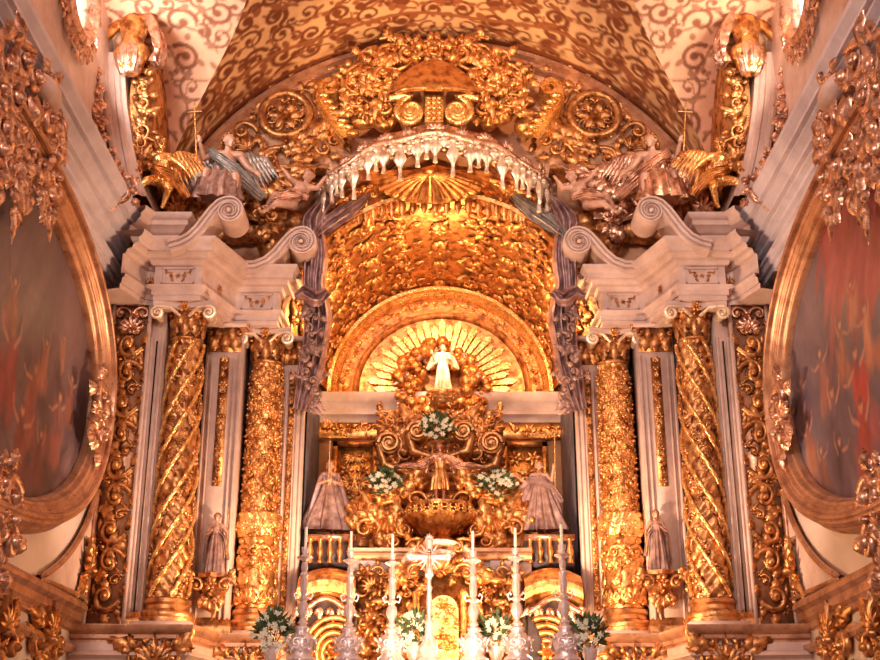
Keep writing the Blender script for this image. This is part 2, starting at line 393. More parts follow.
def arabesque(cv, seed, brown, c2, cell=.46, wd=.030, wide=None):
    rd = random.Random(seed); w = cv.W*cv.res; h = cv.H*cv.res
    ny = int(h/cell)+1; nx = int(w/2/cell)+1
    for j in range(ny):
        for i in range(nx):
            dx = (i+.5)*cell+rd.uniform(-.1, .1)*cell; y = (j+.5+.5*(i % 2))*cell+rd.uniform(-.1, .1)*cell
            r = cell*rd.uniform(.34, .52); a = rd.uniform(0, 2*PI); tn = rd.uniform(.9, 1.35); sg = rd.choice((1, -1)); ww = wd*rd.uniform(.7, 1.25)
            lo = [(rd.uniform(0, 2*PI), rd.uniform(.5, 1)) for _ in range(3)]
            mid = w/2
            vx, vy, va = rd.uniform(-.4, .4)*cell, rd.uniform(-.4, .4)*cell, rd.uniform(0, PI); vt = np.linspace(-1, 1, 12)
            vp = np.stack([dx+vx+vt*cell*.6*math.cos(va)-np.sin(vt*3)*cell*.18*math.sin(va), y+vy+vt*cell*.6*math.sin(va)+np.sin(vt*3)*cell*.18*math.cos(va)], -1)
            for s_ in (1, -1): cv.stroke(np.column_stack([mid+s_*vp[:, 0], vp[:, 1]]), ww*.6, c2)
            for s_ in (1, -1):
                x = mid+s_*dx; aa = a if s_ > 0 else PI-a; g = sg*s_
                cv.curl(x, y, r, aa, tn, brown, ww, g)
                x1, y1 = x+r*math.cos(aa), y+r*math.sin(aa); ta = aa-g*PI/2
                cv.curl(x1+r*.8*math.cos(ta)+.1*cell*math.cos(aa), y1+r*.8*math.sin(ta), r*.55, ta+PI, .8, brown, ww*.8, -g)
                for (la, lr) in lo:
                    q = la if s_ > 0 else PI-la
                    cv.dot(x+r*1.05*math.cos(q), y+r*1.05*math.sin(q), ww*2.6*lr, ww*1.3, c2, q+.6*s_)

# ------------------------------------------------------------------ the shell
XW = 3.95; ZS = 7.45; RV = 3.95; YB = 14.75
YC, RP, ZP = 12.0, 2.45, 8.25          # the window vault that cuts into the barrel
mb = MB(); mb.add(*g_box((-6, -6, -.12), (6, 18.6, 0))); structure(mb.build('floor', FLOORM))
# pilaster front stuff is built further down; walls behind the altarpiece
for sgn, nm in ((False, 'wall_left'), (True, 'wall_right')):
    mb = MB()
    mb.add(*g_box((-XW-.5, -1, 0), (-XW, 15.2, 7.9)))
    structure(mb.build(nm, STONEW, mirror=sgn, smooth=False))
# back wall: recess behind the columns, cheeks of the niche, end of the niche
NB = 17.0
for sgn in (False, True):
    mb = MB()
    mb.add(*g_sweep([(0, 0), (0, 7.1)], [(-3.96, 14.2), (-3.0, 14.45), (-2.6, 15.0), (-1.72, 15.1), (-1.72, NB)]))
    structure(mb.build('wall_back', SHADEDARK, mirror=sgn, smooth=False))  # shade of the gaps beside the columns is put into this wall colour
mb = MB(); mb.add(*g_box((-2.4, NB, 0), (2.4, NB+.2, 9.4))); structure(mb.build('wall_back', OCHRE, smooth=False))
# lunette above the niche
th = np.linspace(0, PI, 61)
G = []
for k in np.linspace(0, 1, 14):
    r = 2.02+(RV-2.02)*k; zc = 7.0+(ZS-7.0)*k
    G.append(np.stack([-r*np.cos(th), np.full_like(th, YB+.0), zc+r*np.sin(th)], -1))
mb = MB(); mb.add(*g_grid(np.array(G)))
structure(mb.build('wall_back', OCHRE))
# ceiling: painted barrel vault with two window vaults
BROWN = (132, 70, 36); BROWN2 = (168, 100, 58)
cvB = Canvas(PI*RV+.2, 13.5, .018, (246, 198, 142)); cvB.grain(.10, 3)
arabesque(cvB, 11, BROWN, BROWN2, .42, .034)
# the darker border that follows the back arch
for k in range(0, 560):
    x = k*.022; cvB.dot(x, 13.15, .05, .10, (150, 84, 50)); cvB.dot(x, 12.55+.06*math.sin(x*3), .04, .035, (170, 104, 62))
NY0 = 1.5
ys = np.concatenate([np.linspace(NY0, YC-RP, 24), np.linspace(YC-RP, YC+RP, 230)[1:], np.linspace(YC+RP, YB+.02, 14)[1:]])
def groin(y):
    d = RP*RP-(y-YC)**2
    if d <= 0: return 0.
    z = ZP+math.sqrt(d); s = min((z-ZS)/RV, .985); return math.asin(max(0, s))
G = []; NT = 440
for y in ys:
    t0 = groin(y)
    t = np.linspace(t0, PI-t0, NT); G.append(np.stack([-RV*np.cos(t), np.full(NT, y), ZS+RV*np.sin(t)], -1))
G = np.array(G); mb = MB(); V, Q = g_grid(G); mb.add(V, Q)
ce = structure(mb.build('ceiling', FRESCO, edge=False))
ang = np.arctan2(V[:, 2]-ZS, -V[:, 0]); set_paint(ce, cvB.sample(ang*RV, V[:, 1]-NY0))
cvP = Canvas(5.0, PI*RP+.4, .016, (232, 176, 142)); cvP.grain(.1, 5); arabesque(cvP, 23, (140, 84, 58), (168, 112, 84), .44, .026)
for sgn in (False, True):
    ph = np.linspace(0.0, PI, 330); G = []
    for p in ph:
        y = YC+RP*math.cos(p); z = ZP+RP*math.sin(p); s = min((z-ZS)/RV, .999)
        xe = -RV*math.cos(math.asin(s))
        G.append(np.stack([np.linspace(-4.15, xe-.0, 130), np.full(130, y), np.full(130, z)], -1))
    G = np.array(G); mb = MB(); V, Q = g_grid(G); mb.add(V, Q)
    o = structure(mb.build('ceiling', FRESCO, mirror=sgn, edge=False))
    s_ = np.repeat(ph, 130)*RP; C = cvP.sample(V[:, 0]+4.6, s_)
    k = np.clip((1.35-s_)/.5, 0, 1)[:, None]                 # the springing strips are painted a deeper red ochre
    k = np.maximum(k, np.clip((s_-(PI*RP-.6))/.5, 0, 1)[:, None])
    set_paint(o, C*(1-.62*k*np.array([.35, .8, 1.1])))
    # impost under the window vault and lunette wall around the window
    mb = MB(); mb.add(*g_box((-4.15, YC-RP-.1, 7.9), (-XW+.02, YC-RP, ZP))); mb.add(*g_box((-4.15, YC+RP, 7.7), (-XW+.02, YC+RP+.3, ZP+.02)))
    mb.add(*g_box((-4.15, YC-RP, 7.7), (-XW, YC+RP, 7.9)))
    t = np.linspace(0, 2*PI, 73)
    wq = PX(76, -7, -4.1); wy, wz, wr = wq[1], wq[2], .44
    def outer(a):
        # boundary of the lunette seen from the window centre
        lo, hi = 0, 6.
        for _ in range(40):
            m = (lo+hi)/2; y = wy+m*math.cos(a); z = wz+m*math.sin(a)
            ins = (z >= 7.9) and (abs(y-YC) <= RP) and (z <= ZP or (y-YC)**2+(z-ZP)**2 <= RP*RP)
            if ins: lo = m
            else: hi = m
        return lo
    G = []
    ro = np.array([outer(a) for a in t])
    for k in np.linspace(0, 1, 8):
        r = wr*(1-k)+(ro+.05)*k; G.append(np.stack([np.full_like(t, -4.1), wy+r*np.cos(t), wz+r*np.sin(t)], -1))
    mb.add(*g_grid(np.array(G)))
    structure(mb.build('wall_upper_right' if sgn else 'wall_upper_left', STONE, mirror=sgn))
    w = empty('window_2' if sgn else 'window_1', (-4.1, wy, wz), None, None, mirror=sgn); w['kind'] = 'structure'
    mb = MB(); G = []
    for o_, x_ in ((wr+.16, -4.10), (wr+.14, -4.0), (wr+.06, -3.96), (wr, -4.0), (wr-.02, -4.12), (wr-.02, -4.25)):
        G.append(np.stack([np.full_like(t, x_), wy+o_*np.cos(t), wz+o_*np.sin(t)], -1))
    mb.add(*g_grid(np.array(G))); mb.build('window_frame', GOLDP, w, mirror=sgn)
    mb = MB(); mb.add(*g_prism([(wy+.46*math.cos(a), wz+.46*math.sin(a)) for a in t[:-1]], 0, -4.2, -4.18)); mb.build('pane', PANE, w, mirror=sgn)
    mb = MB()
    for q in range(12):
        a = q*PI/6; put(mb, 'leaf2', plane_map((-4.05, wy, wz), (0, 1, 0), (0, 0, 1), (1, 0, 0)), .60*math.cos(a), .60*math.sin(a), .24, a+.5, 1.2)
        put(mb, 'scroll', plane_map((-4.05, wy, wz), (0, 1, 0), (0, 0, 1), (1, 0, 0)), .66*math.cos(a+.25), .66*math.sin(a+.25), .22, a, 1.2)
    mb.build('carved_surround', GOLDP, w, mirror=sgn)
# ------------------------------------------------------------------ the niche
ZN = 7.0
SIDES = ((False, 'left'), (True, 'right'))
def niche_r(y): return 2.02-(y-YB)/(NB-YB)*.40
mb = MB(); th = np.linspace(0, PI, 73); G = []
for y in np.linspace(YB, NB, 20): G.append(np.stack([-niche_r(y)*np.cos(th), np.full_like(th, y), ZN+niche_r(y)*np.sin(th)], -1))
mb.add(*g_grid(np.array(G)[:, ::-1]))
def nmap(u, v, h):      # u = angle, v = depth, h towards the axis
    r = 2.02-(v-YB)/(NB-YB)*.40-h
    return np.stack([-r*np.cos(u/1.8), v, ZN+r*np.sin(u/1.8)], -1)
for b in (.22, .62, 1.02, PI/2, PI-1.02, PI-.62, PI-.22):
    for y in (15.05, 15.5, 16.0, 16.5):
        put(mb, 'rosette', nmap, b*1.8, y, .30, 0, 1.6)
        put(mb, 'leaf2', nmap, b*1.8, y+.25, .42, PI/2, 1.5); put(mb, 'leaf2', nmap, b*1.8, y+.1, .38, -PI/2, 1.5)
for b in (.42, .82, 1.28, PI-1.28, PI-.82, PI-.42):
    for y in (14.95, 15.3, 15.75, 16.25, 16.7):
        s = 1 if b < PI/2 else -1
        put(mb, 'scroll', nmap, b*1.8, y, .34, s*.6, 1.4, s < 0)
        put(mb, 'cscroll', nmap, b*1.8-s*.12, y+.2, .3, -s*1.2, 1.4, s < 0)
        put(mb, 'palmette', nmap, b*1.8+s*.05, y-.1, .26, PI/2, 1.8)
structure(mb.build('ceiling', GOLDD))
# mouldings framing the end of the niche
niche_arch = empty('niche_arch', (0, NB-.1, ZN), 'gilded semicircular rim moulding around the sunburst at the back of the niche', 'arch')
mb = MB(); G = []
for (r, y) in ((1.66, NB-.02), (1.66, NB-.14), (1.62, NB-.2), (1.57, NB-.2), (1.55, NB-.14), (1.51, NB-.12), (1.49, NB-.07), (1.49, NB+.02)):
    t = np.linspace(0, PI, 65); G.append(np.stack([-r*np.cos(t), np.full_like(t, y), 6.95+r*np.sin(t)], -1))
mb.add(*g_grid(np.array(G))); mb.build('rim', GOLDB, niche_arch)
mb = MB()
for q in range(46):
    a = (q+.5)*PI/46; mb.add(*g_ball((-1.72*math.cos(a), NB-.12, 6.95+1.72*math.sin(a)), .045, 6, 5))
mb.build('bead_moulding', GOLDD, niche_arch)
# sunburst
sun = empty('sunburst', (0, NB-.1, 7.05), 'great gilded sunburst of straight rays behind the wreath of carved clouds', 'sunburst')
sx, sz = .03, 7.02
mb = MB()
for q in range(52):
    a = q*2*PI/52; L = 1.02 if q % 2 else .92; w = .036
    if math.sin(a) < -.55: continue
    V, Q, T = g_prism([(.55, -w*.5), (L, -w*1.3), (L+.07, 0), (L, w*1.3), (.55, w*.5)], 2, 0, .05)
    V = xf(np.array(V)[:, [0, 2, 1]]*(1, -1, 1), rot('y', -a), (sx, NB-.03, sz)); mb.add(V, Q, T)
mb.build('ray', GOLDB, sun)
mb = MB(); G = []
for (r, y) in ((1.49, -.012), (1.30, -.012), (1.30, -.05), (1.26, -.07), (1.22, -.05), (1.2, -.01), (.1, -.01)):
    t = np.linspace(-.2, PI+.2, 61); G.append(np.stack([sx-r*np.cos(t), np.full_like(t, NB+y-.0), sz+r*np.sin(t)*.92], -1))
mb.add(*g_grid(np.array(G))); mb.build('disc', GOLDD, sun)
mb = MB()
for q in range(30):
    a = (q+.5)*PI/30; put(mb, ('palmette', 'rosette')[q % 2], front_map(0, NB-.01, 6.95), 1.40*math.cos(a), 1.40*math.sin(a), .15, a-PI/2, 1.5)
mb.build('carved_border', GOLD, sun)
wre = empty('cherub_wreath', (sx, NB-.35, sz), 'round gilded wreath of clouds and winged cherub heads around the small white statue', 'wreath')
fm = front_map(sx, NB-.16, sz); mb = MB(); rd = random.Random(4)
for q in range(100):
    a = rd.uniform(0, 2*PI); r = rd.uniform(.34, .68); mb.add(*g_ball((sx+r*math.cos(a), NB-.2-rd.uniform(0, .1), sz+r*math.sin(a)), rd.uniform(.06, .11), 8, 6))
for q in range(22):
    a = q*2*PI/22; put(mb, 'cscroll', fm, .52*math.cos(a), .52*math.sin(a), .2, a, 1.6)
mb.build('cloud', GOLD, wre)
for q in range(9):
    a = -PI/2+(q-4)*.68+PI; mb = MB(); put(mb, 'cherub', front_map(sx, NB-.26, sz), .52*math.cos(a+PI/2*0), .52*math.sin(a), .24, 0, 1.2); mb.build('cherub_head', GOLDP, wre)

# back wall of the niche: cornice bands and panels
nw = empty('niche_panelling', (0, NB-.05, 4.8), 'gilded panelling and cornice bands at the back of the niche under the sunburst', 'panelling')
z1 = P(440, 397, NB)[2]; z2 = P(440, 424, NB)[2]; z3 = P(440, 438, NB)[2]
mb = MB(); mb.add(*g_sweep([(0, z2), (.08, z2), (.10, z2+.06), (.16, z2+.1), (.16, z2+.2), (.22, z2+.26), (.26, z1-.06), (.26, z1), (0, z1)], [(-1.72, NB), (1.72, NB)])); mb.build('cornice', STONE, nw)
mb = MB(); mb.add(*g_sweep([(0, z3-.03), (.05, z3-.03), (.07, z3), (.07, z2), (0, z2)], [(-1.72, NB), (1.72, NB)])); fill(mb, front_map(0, NB-.07, 0), -1.7, 1.7, z3, z2, .18, 5, 1.3, sz=1.0); mb.build('frieze', GOLD, nw)
for k, xc in enumerate((-1.2, -.45, .45, 1.2)):
    mb = MB(); w = .32; zt, zb = z3-.08, 4.7
    mb.add(*g_box((xc-w, NB-.06, zb), (xc+w, NB, zt)))
    for (x0, x1, za, zc_) in ((xc-w, xc+w, zt-.07, zt), (xc-w, xc+w, zb, zb+.07), (xc-w, xc-w+.07, zb, zt), (xc+w-.07, xc+w, zb, zt)): mb.add(*g_box((x0, NB-.11, za), (x1, NB-.05, zc_)))
    fill(mb, front_map(xc, NB-.06, 0), -.22, .22, zb+.1, zt-.1, .2, 9+k, 1.1, sym=0.)
    mb.build('carved_panel', GOLD, nw)

ar = empty('archivolt', (0, YB-.02, ZN), 'gilded carved band framing the arched mouth of the niche', 'arch')
mb = MB(); t = np.linspace(.0, PI, 70); mb.add(*g_grid(np.array([np.stack([-r*np.cos(t), np.full_like(t, YB-d), ZN+r*np.sin(t)], -1) for (r, d) in ((2.40, -.02), (2.40, .06), (2.34, .09), (2.30, .05), (2.10, .05), (2.06, .09), (2.01, .08), (2.01, -.03))]))); mb.build('moulding', GOLDD, ar)
mb = MB()
for q in range(34): a = (q+.5)*PI/34; put(mb, ('palmette', 'scroll')[q % 2], front_map(0, YB-.05, ZN), 2.2*math.cos(a), 2.2*math.sin(a), .26, a-PI/2, 1.5, q > 16)
mb.build('carving', GOLD, ar)

# ------------------------------------------------------------------ entablatures
EP = [(-3.72, 13.2), (-3.55, 13.72), (-3.42, 13.78), (-3.42, 13.58), (-2.86, 13.58), (-2.58, 14.42), (-2.04, 14.42), (-2.00, 15.3)]
def crisp(prof, path):   # separate facets per straight run so corners and fillets stay crisp
    out = MB(); G = []
    for o, z in prof:
        q = offset_path(path, o); G.append(np.column_stack([q, np.full(len(q), z)]))
    G = np.array(G)
    for j in range(len(path)-1): out.add(*g_grid(G[:, j:j+2]))
    return out.arrays()
for mir, sd in SIDES:
    e = empty('entablature', (-2.9, 13.9, 7.1), f'rose stone entablature stepping back above the {sd} pair of gilded columns', 'entablature', mirror=mir)
    mb = MB(); mb.add(*crisp([(-.5, 7.06), (0, 7.06), (0, 7.12), (.02, 7.12), (.02, 7.18), (.05, 7.20), (.06, 7.24), (.0, 7.25)], EP)); mb.build('architrave', STONE, e, mir)
    mb = MB(); mb.add(*crisp([(0, 7.24), (0, 7.50)], EP)); mb.build('frieze', STONE, e, mir)
    mb = MB(); mb.add(*crisp([(0, 7.49), (.04, 7.50), (.06, 7.55), (.12, 7.56), (.13, 7.60), (.17, 7.62), (.20, 7.62), (.20, 7.68), (.24, 7.71), (.26, 7.75), (.26, 7.78), (-.4, 7.80)], EP)); mb.build('cornice', STONE, e, mir)
    # little gilded ornaments and frames on the frieze panels
    for (xc, yf, w) in ((-3.14, 13.58, .20), (-2.31, 14.42, .20)):
        mb = MB(); f = front_map(xc, yf, 7.37)
        for s in (-1, 1): put(mb, 'cscroll', f, s*.07, 0, .11, 0, 1.4, s > 0)
        put(mb, 'rosette', f, 0, 0, .07, 0, 2); mb.build('frieze_ornament', GOLDD, e, mir)
        mb = MB()
        for (x0, x1, za, zb) in ((-w, w, .085, .10), (-w, w, -.10, -.085), (-w, -w+.015, -.1, .1), (w-.015, w, -.1, .1)): mb.add(*g_box((xc+x0, yf-.015, 7.37+za), (xc+x1, yf+.01, 7.37+zb)))
        mb.build('panel_frame', STONE, e, mir)
    mb = MB(); a = np.array([-2.72, 14.0]); put(mb, 'rosette', plane_map((-2.72, 14.0, 7.37), (.316, .949, 0), (0, 0, 1), (.949, -.316, 0)), 0, 0, .12, 0, 2); mb.build('frieze_ornament', GOLDD, e, mir)
    mb = MB(); put(mb, 'palmette', front_map(-3.5, 13.72, 7.32), 0, 0, .14, 0, 2); mb.build('frieze_ornament', GOLDD, e, mir)
    # upper cornice that runs in from the side wall and ends over the outer column
    up = empty('upper_cornice', (-3.5, 13.6, 7.8), f'stepped pale stone cornice block over the {sd} corner above the entablature', 'cornice', mirror=mir)
    mb = MB(); mb.add(*crisp([(0, 7.79), (.05, 7.80), (.07, 7.86), (.14, 7.88), (.16, 7.92), (.20, 7.94), (.20, 8.0), (.25, 8.03), (.26, 8.08), (-.35, 8.10)], [(-3.72, 13.2), (-3.55, 13.66), (-3.40, 13.70), (-3.40, 13.55), (-3.22, 13.55), (-3.2, 14.4)])); mb.build('moulding', STONE, up, mir)
    # volutes
    for (nm, yv, cpx, R, path, lab) in (('volute', 13.30, (229, 211), 12.0, [(169, 246), (180, 245), (190, 240), (199, 231), (206, 220), (213, 208), (221, 201)], 'outer upper'),
                                   ('volute', 14.15, (301, 242), 13.5, [(226, 262), (240, 269), (256, 269), (268, 263), (277, 254), (284, 243), (291, 233)], 'inner lower')):
        pts = [P(x, y, yv) for x, y in path]; c = P(*cpx, yv); m = mpx(*cpx, yv); Rm = R*m*1.0
        sp = []; n = 44
        for k in range(n):
            t = k/(n-1); a = PI/2+.25-t*2*PI*1.9; r = Rm*(1-.80*t**.9); sp.append(c+np.array([r*math.cos(a), 0, r*math.sin(a)]))
        cen = np.array(pts+sp)
        # smooth resample
        nn = len(pts); wd = np.concatenate([np.linspace(.155, .13, nn), np.linspace(.12, .035, n)])
        for _ in range(2): cen[1:nn+2] = .25*cen[0:nn+1]+.5*cen[1:nn+2]+.25*cen[2:nn+3]
        T = np.gradient(cen, axis=0); T[:, 1] = 0; T /= np.linalg.norm(T, axis=1)[:, None]; N = np.stack([-T[:, 2], T[:, 0]*0, T[:, 0]], -1)
        prof = [(-.5, .45), (-.5, 0), (-.42, -.02), (-.34, 0), (-.2, .005), (-.1, -.02), (.05, -.025), (.1, .0), (.2, .0), (.28, -.035), (.44, -.035), (.5, 0), (.5, .45)]
        G = np.array([cen+N*(wd*a)[:, None]+np.array([0, 1, 0])*(d if abs(d) < .1 else d*(1-np.linspace(0, 1, len(cen))**3*.9)[:, None]) for a, d in prof])
        v = empty(nm, c, f'{sd} {lab} scroll of the broken pediment, pale stone ending in a tight spiral', 'scroll', mirror=mir)
        mb = MB(); mb.add(*g_grid(G)); mb.build('scroll_band', STONE, v, mir, edge=40)
        mb = MB(); V, Q, T2 = g_lathe([(.001, .02), (Rm*.9, .02), (Rm*.98, .05), (Rm*.86, .12), (Rm*.7, .25), (Rm*.8, .45)], 24); V = xf(V, rot('x', -PI/2)*1., c); mb.add(V, Q, T2)
        mb.build('drum', GOLDD, v, mir)
        mb = MB(); V, Q, T2 = g_ball(c+np.array([0, -.03, 0]), (.03, .03, .03), 10, 7); mb.add(V, Q, T2); mb.build('boss', STONE, v, mir)

# ------------------------------------------------------------------ columns
def colmap(cx, cy, rf, twist=0.):
    def f(u, v, h):
        r = rf(v)+h; a = u/.22+twist*v-PI/2
        return np.stack([cx+r*np.cos(a), cy+r*np.sin(a), v], -1)
    return f
ZB, ZT = 3.32, 7.06
def capital(cx, cy, z0, z1, r, par, mir, wide=.36):
    H = z1-z0; mb = MB()
    mb.add(*g_lathe([(r*1.0, z0), (r*1.12, z0+.01), (r*1.12, z0+.035), (r*.98, z0+.045), (r*1.0, z0+H*.5), (r*1.25, z0+H*.8), (r*1.35, z0+H*.84)], 28, (cx, cy, 0)))
    fm = colmap(cx, cy, lambda v: r*1.0+0*v)
    for row, (zz, s, n, hs) in enumerate(((z0+.03, H*.62, 8, 1.6), (z0+H*.3, H*.6, 8, 2.2))):
        for k in range(n): put(mb, 'leaf', fm, (k+.5*row)*.22*2*PI/n, zz, s, PI/2, hs, sv=1.3)
    for k in range(12): mb.add(*g_ball((cx+r*1.28*math.cos(k*PI/6), cy+r*1.28*math.sin(k*PI/6), z0+H*.76), (.04, .04, .035), 6, 5))
    mb.build('capital', GOLDD, par, mir)
    mb = MB()
    A = [(cx-wide, cy-wide), (cx, cy-wide*.8), (cx+wide, cy-wide), (cx+wide*.8, cy), (cx+wide, cy+wide), (cx, cy+wide*.8), (cx-wide, cy+wide), (cx-wide*.8, cy)]
    mb.add(*g_prism(A, 2, z1-.07, z1)); mb.build('abacus', STONE, par, mir)
    for sx_ in (-1, 1):
        mb = MB(); vx, vz = cx+sx_*wide*.84, z1-.15; n = 26; pts = []
        for k in range(n):
            t = k/(n-1); a = PI/2-.2-t*2*PI*1.6; rr = .08*(1-.8*t); pts.append((vx-sx_*rr*math.cos(a)*-1 if False else vx+sx_*rr*math.cos(a), cy-wide*.93-.02*t, vz+rr*math.sin(a)))
        tail = [(cx+sx_*.05, cy-wide*.7, z1-.16), (cx+sx_*wide*.45, cy-wide*.85, z1-.075)]
        mb.add(*g_tube(tail+pts, [.02, .024]+list(np.linspace(.026, .012, n)), 6)); mb.add(*g_ball((vx, cy-wide*.95, vz), .025, 8, 6))
        mb.add(*g_tube([(vx, cy-wide*.92, vz), (vx, cy-wide*.2, vz)], .055, 10)); mb.build('capital_volute', PALEG, par, mir)
    mb = MB(); put(mb, 'rosette', front_map(cx, cy-wide*.83, z1-.06), 0, 0, .14, 0, 2.5); mb.build('capital_flower', GOLD, par, mir)
def base(cx, cy, z0, r, par, mir):
    mb = MB(); mb.add(*g_lathe([(r*1.5, z0), (r*1.5, z0+.05), (r*1.38, z0+.06), (r*1.42, z0+.09), (r*1.36, z0+.13), (r*1.16, z0+.15), (r*1.12, z0+.19), (r*1.24, z0+.22), (r*1.2, z0+.26), (r*1.02, z0+.28)], 32, (cx, cy, 0))); mb.build('base', GOLDD, par, mir)
    mb = MB(); mb.add(*g_box((cx-r*1.5, cy-r*1.5, z0-.07), (cx+r*1.5, cy+r*1.5, z0))); mb.build('plinth', STONE, par, mir, smooth=False)
for mir, sd in SIDES:
    # outer column: spiral ridges with leaves between
    cx, cy = -3.05, 13.95; r0 = .218; rt = .172
    c = empty('twisted_column', (cx, cy, ZB), f'{sd} outer gilded column wound with bright diagonal ridges and small leaves', 'column', mirror=mir)
    rf = lambda v: r0+(rt-r0)*np.clip((v-ZB)/(ZT-ZB), 0, 1)**1.3
    base(cx, cy, ZB, r0, c, mir)
    zs = np.linspace(ZB+.27, ZT-.42, 240); TW = -2.55
    def fn(th, Z, R): return .012*np.sin(9*th+14*Z)*np.sin(23*Z)
    mb = MB(); mb.add(*g_lathe([(float(rf(z)), z) for z in zs], 96, (cx, cy, 0), fn=fn)); fm = colmap(cx, cy, lambda v: rf(v)+.0, 0)
    rd = random.Random(2)
    for q in range(4):
        for k in range(64):
            z = ZB+.3+k*(ZT-.45-ZB-.3)/64; th_ = -TW*z+(q+.5)*PI/2+rd.uniform(-.3, .3); u = (th_+PI/2)*.22
            if (math.sin(th_)) > .35: continue
            put(mb, rd.choice(('leaf2', 'rosette', 'cscroll', 'bud')), fm, u, z, .13*rd.uniform(.8, 1.2), rd.uniform(0, 6.28), 1.7, rd.random() < .5)
    mb.build('shaft', GOLDD, c, mir, edge=False)  # darker gold puts the shade between the ridges into the colour
    for q in range(6):
        mb = MB(); zz = np.linspace(ZB+.29, ZT-.44, 150); a = -TW*zz+q*PI/3; rr_ = rf(zz)+.022
        mb.add(*g_tube(np.stack([cx+rr_*np.cos(a), cy+rr_*np.sin(a), zz], -1), .020+.009*np.abs(np.sin(np.arange(150)*.62)), 7)); mb.build('spiral_band', GOLDB, c, mir, edge=False)  # brighter gold puts the light on the ridges into their colour
    capital(cx, cy, ZT-.42, ZT, rt, c, mir)
    # inner column: all-over foliage, collar at a third
    cx, cy = -2.20, 14.82; r0 = .225; rt = .18
    c = empty('foliage_column', (cx, cy, ZB), f'{sd} inner gilded column covered in tiny foliage with a bulging collar low down', 'column', mirror=mir)
    rg = lambda v: r0+(rt-r0)*np.clip((v-ZB)/(ZT-ZB), 0, 1)**1.3
    base(cx, cy, ZB, r0, c, mir)
    zc = P(262, 522, cy)[2]
    zs = np.linspace(ZB+.27, zc, 70); mb = MB(); mb.add(*g_lathe([(float(rg(z))*1.02, z) for z in zs], 60, (cx, cy, 0))); fm = colmap(cx, cy, lambda v: rg(v)*1.02)
    for row in range(5):
        for k in range(9): put(mb, ('palmette', 'leaf2', 'shell', 'scroll', 'palmette')[row], fm, (k-2.5+.5*row)*.12, ZB+.33+row*.2, .24, PI/2 if row in (1,) else 0, 1.5, k % 2 == 0)
    mb.build('lower_drum', GOLD, c, mir)
    mb = MB(); mb.add(*g_lathe([(.23, zc-.22), (.25, zc-.2), (.275, zc-.12), (.275, zc-.03), (.25, zc+.02), (.27, zc+.05), (.26, zc+.08), (.21, zc+.10)], 60, (cx, cy, 0), fn=lambda th, Z, R: .014*np.cos(14*th+18*Z)))
    for k in range(12): put(mb, 'shell', colmap(cx, cy, lambda v: .265+0*v), (k-3)*.12, zc-.12, .16, 0, 1.6)
    mb.build('collar', GOLDB, c, mir)
    zs = np.linspace(zc+.08, ZT-.42, 160)
    mb = MB(); mb.add(*g_lathe([(float(rg(z)), z) for z in zs], 80, (cx, cy, 0), fn=lambda th, Z, R: .006*np.sin(12*th)*np.sin(40*Z)))
    fm = colmap(cx, cy, lambda v: rg(v)); rd = random.Random(7)
    nr = 26
    for row in range(nr):
        z = zc+.16+row*(ZT-.46-zc-.16)/nr
        for k in range(-5, 8): put(mb, ('leaf2', 'rosette', 'bud', 'leaf', 'cscroll')[(row*2+k) % 5], fm, (k-.5*(row % 2))*.115, z, .125, rd.uniform(-.4, .4)+PI/2, 1.9, k % 2 == 0)
    mb.build('shaft', GOLD, c, mir, edge=False)
    capital(cx, cy, ZT-.42, ZT, rt, c, mir, .33)

    # flat pilasters
    def pil(name, x0, x1, yf, yb, lab, strip=None, strip_z=None, cap=True, zt=7.06, zb=3.3, mat=STONE, tail=0):
        p = empty(name, ((x0+x1)/2, yf, zb), lab, 'pilaster', mirror=mir); w = x1-x0
        mb = MB(); mb.add(*g_box((x0, yf, zb), (x1, yb, zt)))
        fr = .035
        for (a, b, za, zc_) in ((x0, x0+fr, zb, zt-.4), (x1-fr, x1, zb, zt-.4), (x0+fr*2, x0+fr*2.7, zb+.1, zt-.45), (x1-fr*2.7, x1-fr*2, zb+.1, zt-.45)): mb.add(*g_box((a, yf-.022, za), (b, yf+.01, zc_)))
        mb.build('shaft', mat, p, mir, smooth=False)
        if strip:
            mb = MB(); a, b = strip; za, zc_ = strip_z; mb.add(*g_box((a, yf-.015, za), (b, yf+.01, zc_)))
            fm = front_map((a+b)/2, yf-.015, 0); n = int((zc_-za)/(b-a)/.8)
            for k in range(n): put(mb, ('rosette', 'leaf2', 'bud', 'palmette')[k % 4], fm, 0, za+(k+.5)*(zc_-za)/n, (b-a)*1.0, (0, PI/2, 0, 0)[k % 4], 1.6)
            mb.build('ornament_strip', GOLDD, p, mir)
        if cap:
            mb = MB(); mb.add(*g_box((x0+.01, yf-.02, zt-.36), (x1-.01, yf+.1, zt-.04))); fm = front_map((x0+x1)/2, yf-.02, 0)
            for k in (-1, 0, 1): put(mb, 'leaf', fm, k*w*.3, zt-.36, .24, PI/2, 2, sv=1.4)
            for k in (-.5, .5): put(mb, 'leaf', fm, k*w*.4, zt-.24, .2, PI/2, 3, sv=1.4)
            for k in (-1, 1): put(mb, 'cscroll', fm, k*w*.4, zt-.12, .16, 0, 2.4, k > 0)
            mb.build('capital', GOLDD, p, mir)
            mb = MB(); mb.add(*g_box((x0-.05, yf-.1, zt-.05), (x1+.05, yf+.12, zt))); mb.build('abacus', STONE, p, mir, smooth=False)
        mb = MB(); mb.add(*g_sweep([(0, zb+.16), (.02, zb+.14), (.04, zb+.08), (.06, zb+.05), (.06, zb-.02)], [(x0, yf+.3), (x0, yf), (x1, yf), (x1, yf+.3)])); mb.build('base', GOLDD, p, mir)
        return p
